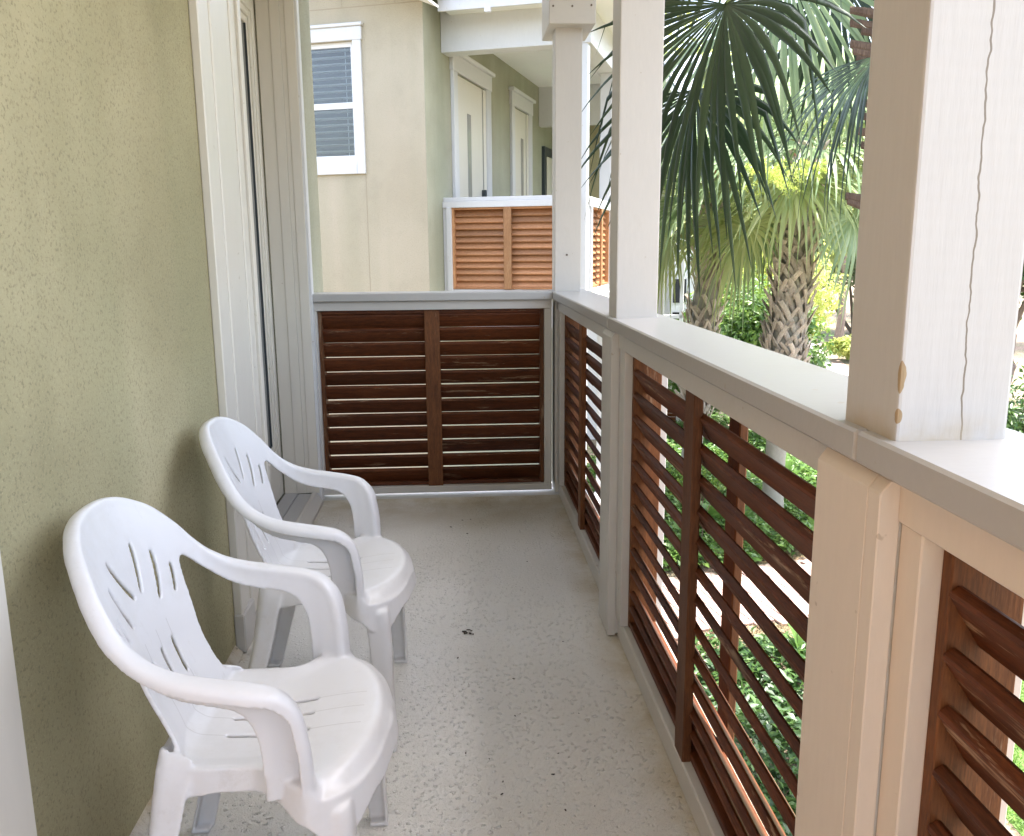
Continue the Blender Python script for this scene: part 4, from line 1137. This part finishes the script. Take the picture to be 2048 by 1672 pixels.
specs = [(7.5, 27, 5.5, 3.2, 8.0, 'lime', "yellow green tree behind the left palm"), (11.0, 30, 5.0, 3.4, 7.5, 'tree_leaf', "pale green tree behind the leaning palm"),
 (3.5, 30, 6.5, 3.4, 8.5, 'tree_leaf', "tree rising behind the white house"), (17.5, 38, 6.0, 4.2, 9.0, 'grey_leaf', "grey green tree right of the path, farthest right in the gap"),
 (14.0, 47, 7.0, 5.0, 11.0, 'tree_leaf', "tall tree at the end of the pale path"), (21.0, 34, 6.5, 4.2, 9.0, 'grey_leaf', "dense tree right of the slender trunk"),
 (24, 46, 6, 5, 11, 'grey_leaf', "far dense tree behind the near post"), (9.5, 42, 7.0, 4.8, 12.0, 'lime', "tall yellow tinted tree far behind the palms"),
 (12.5, 19.5, 4.0, 2.6, 7.0, 'shrub_dark', "dark leafy tree hidden mostly behind the near post")]
for i, (x, y, th_, cr_, ch_, mt_, lab) in enumerate(specs):
    tree('leafy_tree', (x, y, GZ), th_*.75, .2, cr_, ch_, 11000, .27, M[mt_], lab, 50+i, ncl=34)
# ground cover, near plants, grass
def scatter_stuff(name, polys, n, size, mat, seed, label, h=.12, up=1.2, aspect=.42, mound=0.0):
    rng = np.random.default_rng(seed); P = []
    from mathutils.geometry import intersect_point_tri_2d
    for (poly, wgt) in polys:
        xs_ = [p[0] for p in poly]; ys_ = [p[1] for p in poly]; q = np.empty((0,2)); need = int(n*wgt)
        pa = np.array(poly)
        while len(q) < need:
            c = np.stack([rng.uniform(min(xs_), max(xs_), need*2), rng.uniform(min(ys_), max(ys_), need*2)], 1)
            ins = np.zeros(len(c), bool); j = len(pa)-1
            for i in range(len(pa)):
                cond = ((pa[i,1] > c[:,1]) != (pa[j,1] > c[:,1])) & (c[:,0] < (pa[j,0]-pa[i,0])*(c[:,1]-pa[i,1])/(pa[j,1]-pa[i,1]+1e-12)+pa[i,0]); ins ^= cond; j = i
            q = np.concatenate([q, c[ins]])
        P.append(q[:need])
    P = np.concatenate(P); n = len(P)
    hz = h*(.55+.45*np.sin(P[:,0]*3.1+seed)*np.cos(P[:,1]*2.7)) * rng.uniform(.2, 1.0, n) + mound*(.5+.5*np.sin(P[:,0]*1.7+1)*np.sin(P[:,1]*1.9))
    P3_ = np.column_stack([P, GZ+.01+np.maximum(hz, 0)])
    N = rng.normal(size=(n,3))*.55 + np.array([0,0,up])
    V, F = leaf_cards(P3_, N, size*rng.uniform(.6, 1.3, n), rng, aspect)
    o = link(name, arr_mesh(name, V, F, mat)); o['kind'] = 'stuff'; o['label'] = label; return o
scatter_stuff('ground_cover', [([(1.2,9.7),(2.9,10.05),(4.3,10.5),(5.4,11.8),(6.6,13.9),(6.9,16.4),(6.8,18.6),(3.5,18.5),(1.4,14)], 1.0)], 34000, .13, M['ground_leaf'], 61, "bright ground cover around the palm trunks beyond the walk", .38)
scatter_stuff('ground_cover', [([(1.0,4.2),(2.6,4.2),(3.3,6.6),(3.5,7.7),(2.6,8.0),(1.0,7.4)], 1.0)], 9000, .11, M['shrub_dark'], 62, "glossy leafy bed right under the balcony", .40)
scatter_stuff('ground_cover', [([(9.3,11),(12.5,12),(14,19),(12.2,19),(9.2,18)], .5), ([(4.6,8.5),(8.6,8.6),(9.2,11),(8.0,10.6),(5.4,8.8)], .5)], 12000, .12, M['grey_leaf'], 63, "grey green ground cover at the right of the garden", .3)
scatter_stuff('lawn_grass', [([(3.2,3.0),(8.5,3.0),(8.8,8.3),(6.6,8.6),(5.0,8.4),(3.4,6.6)], 1.0)], 60000, .085, M['grass'], 64, "bright lawn below the near railing", .03, .35, .10)
scatter_stuff('leaf_litter', [([(1.2,7.2),(3.4,7.7),(5.0,8.5),(5.0,8.9),(3.0,8.4),(1.2,8.2)], .4), ([(1.1,9.9),(4.4,10.3),(4.8,11.0),(1.1,10.6)], .3), ([(11.4,19),(14,26),(16.5,36),(18,36),(15,26),(13,19)], .3)], 9000, .09, M['frond_dead'], 65, "brown leaf litter and mulch along the walk", .03, 1.0, .12)
# broad-leaved plants standing in the ground cover
def aspidistra(loc, n, L, seed, label, mat='ground_leaf'):
    rng = random.Random(seed); r = empty('leafy_plant', loc, 0, label, 'plant', 'broad-leaved plants in the garden bed'); 
    for k in range(n):
        a = rng.uniform(0, 2*PI); lean = rng.uniform(.1, .7); V = []; F = []
        K = 6; ll = L*rng.uniform(.7, 1.1)
        for s_ in range(K+1):
            t = s_/K; rr = ll*t; x = rr*math.sin(lean)*(1+.5*t); z = rr*math.cos(lean)*(1-.25*t*t); wv = ll*.13*math.sin(PI*(.12+.86*t)); o = len(V)
            V += [(x, -wv, z+wv*.3), (x, 0, z), (x, wv, z+wv*.3)]
            if s_: F += [(o-3, o-2, o+1, o), (o-2, o-1, o+2, o+1)]
        o = raw('leaf', V, F, M[mat], r); o.rotation_euler = (0, 0, a)
for i, (x, y, lab) in enumerate([(3.4,12.6,"upright broad-leaved plant seen between the slats, left of the mid stile"), (4.15,13.1,"upright broad-leaved plant just right of the mid stile"), (4.9,13.6,"spear-leaved plant beside the right palm's bare trunk"), (2.75,7.35,"single broad leaf plant at the edge of the mulch"), (3.05,11.4,"low broad-leaved plant in the nearer ground cover")]):
    aspidistra((x, y, GZ), 14, .62, 200+i, lab)
# small shrub with bare stems near the walk
bush('small_shrub', (2.55, 10.55, GZ+.0), .55, .5, .55, 1800, .075, M['shrub'], "small twiggy shrub on thin stems beside the walk, behind the mid stile", seed=28, trunk_h=.75)

# dry leaf stubs of the nearest palm jutting past the near post
for i, (px, py, L_, tl) in enumerate([(1700,45,.30,.1),(1722,62,.26,.25),(1700,88,.36,0.0),(1705,102,.30,-.1),(1712,118,.30,.05),(1712,140,.24,-.05),(1708,158,.34,.2),(1722,182,.2,.1),(1724,205,.16,0),(1722,232,.2,.15),(1716,262,.22,0),(1722,290,.16,.1),(1690,392,.40,-.05),(1694,402,.34,-.45),(1726,330,.15,.2),(1700,20,.3,.1)]):
    rg = random.Random(900+i); p = W(px, py, 5.2) - Vector(c_base); q = Vector((-.05, -.10, p.z + L_*tl*.6)); q.x = .0
    tip = p; d = (q-tip); t = bmesh.new(); rings = []
    for k in range(6):
        s_ = k/5; c = tip.lerp(q, s_) + Vector((0,0,-.03*math.sin(PI*s_)))
        hw = (.022 + .020*s_)*rg.uniform(.9,1.15); th_ = .006+.010*s_
        rings.append([t.verts.new(c+Vector(v)) for v in ((0,-th_*.3,-hw),(0,-th_*1.4,-hw*.4),(0,-th_*1.2,hw*.5),(0,-th_*.2,hw),(0,th_,0))])
    for a, b_ in zip(rings, rings[1:]):
        for j in range(5): t.faces.new((a[j], a[(j+1) % 5], b_[(j+1) % 5], b_[j]))
    t.faces.new(rings[0][::-1]); bmesh.ops.recalc_face_normals(t, faces=t.faces[:])
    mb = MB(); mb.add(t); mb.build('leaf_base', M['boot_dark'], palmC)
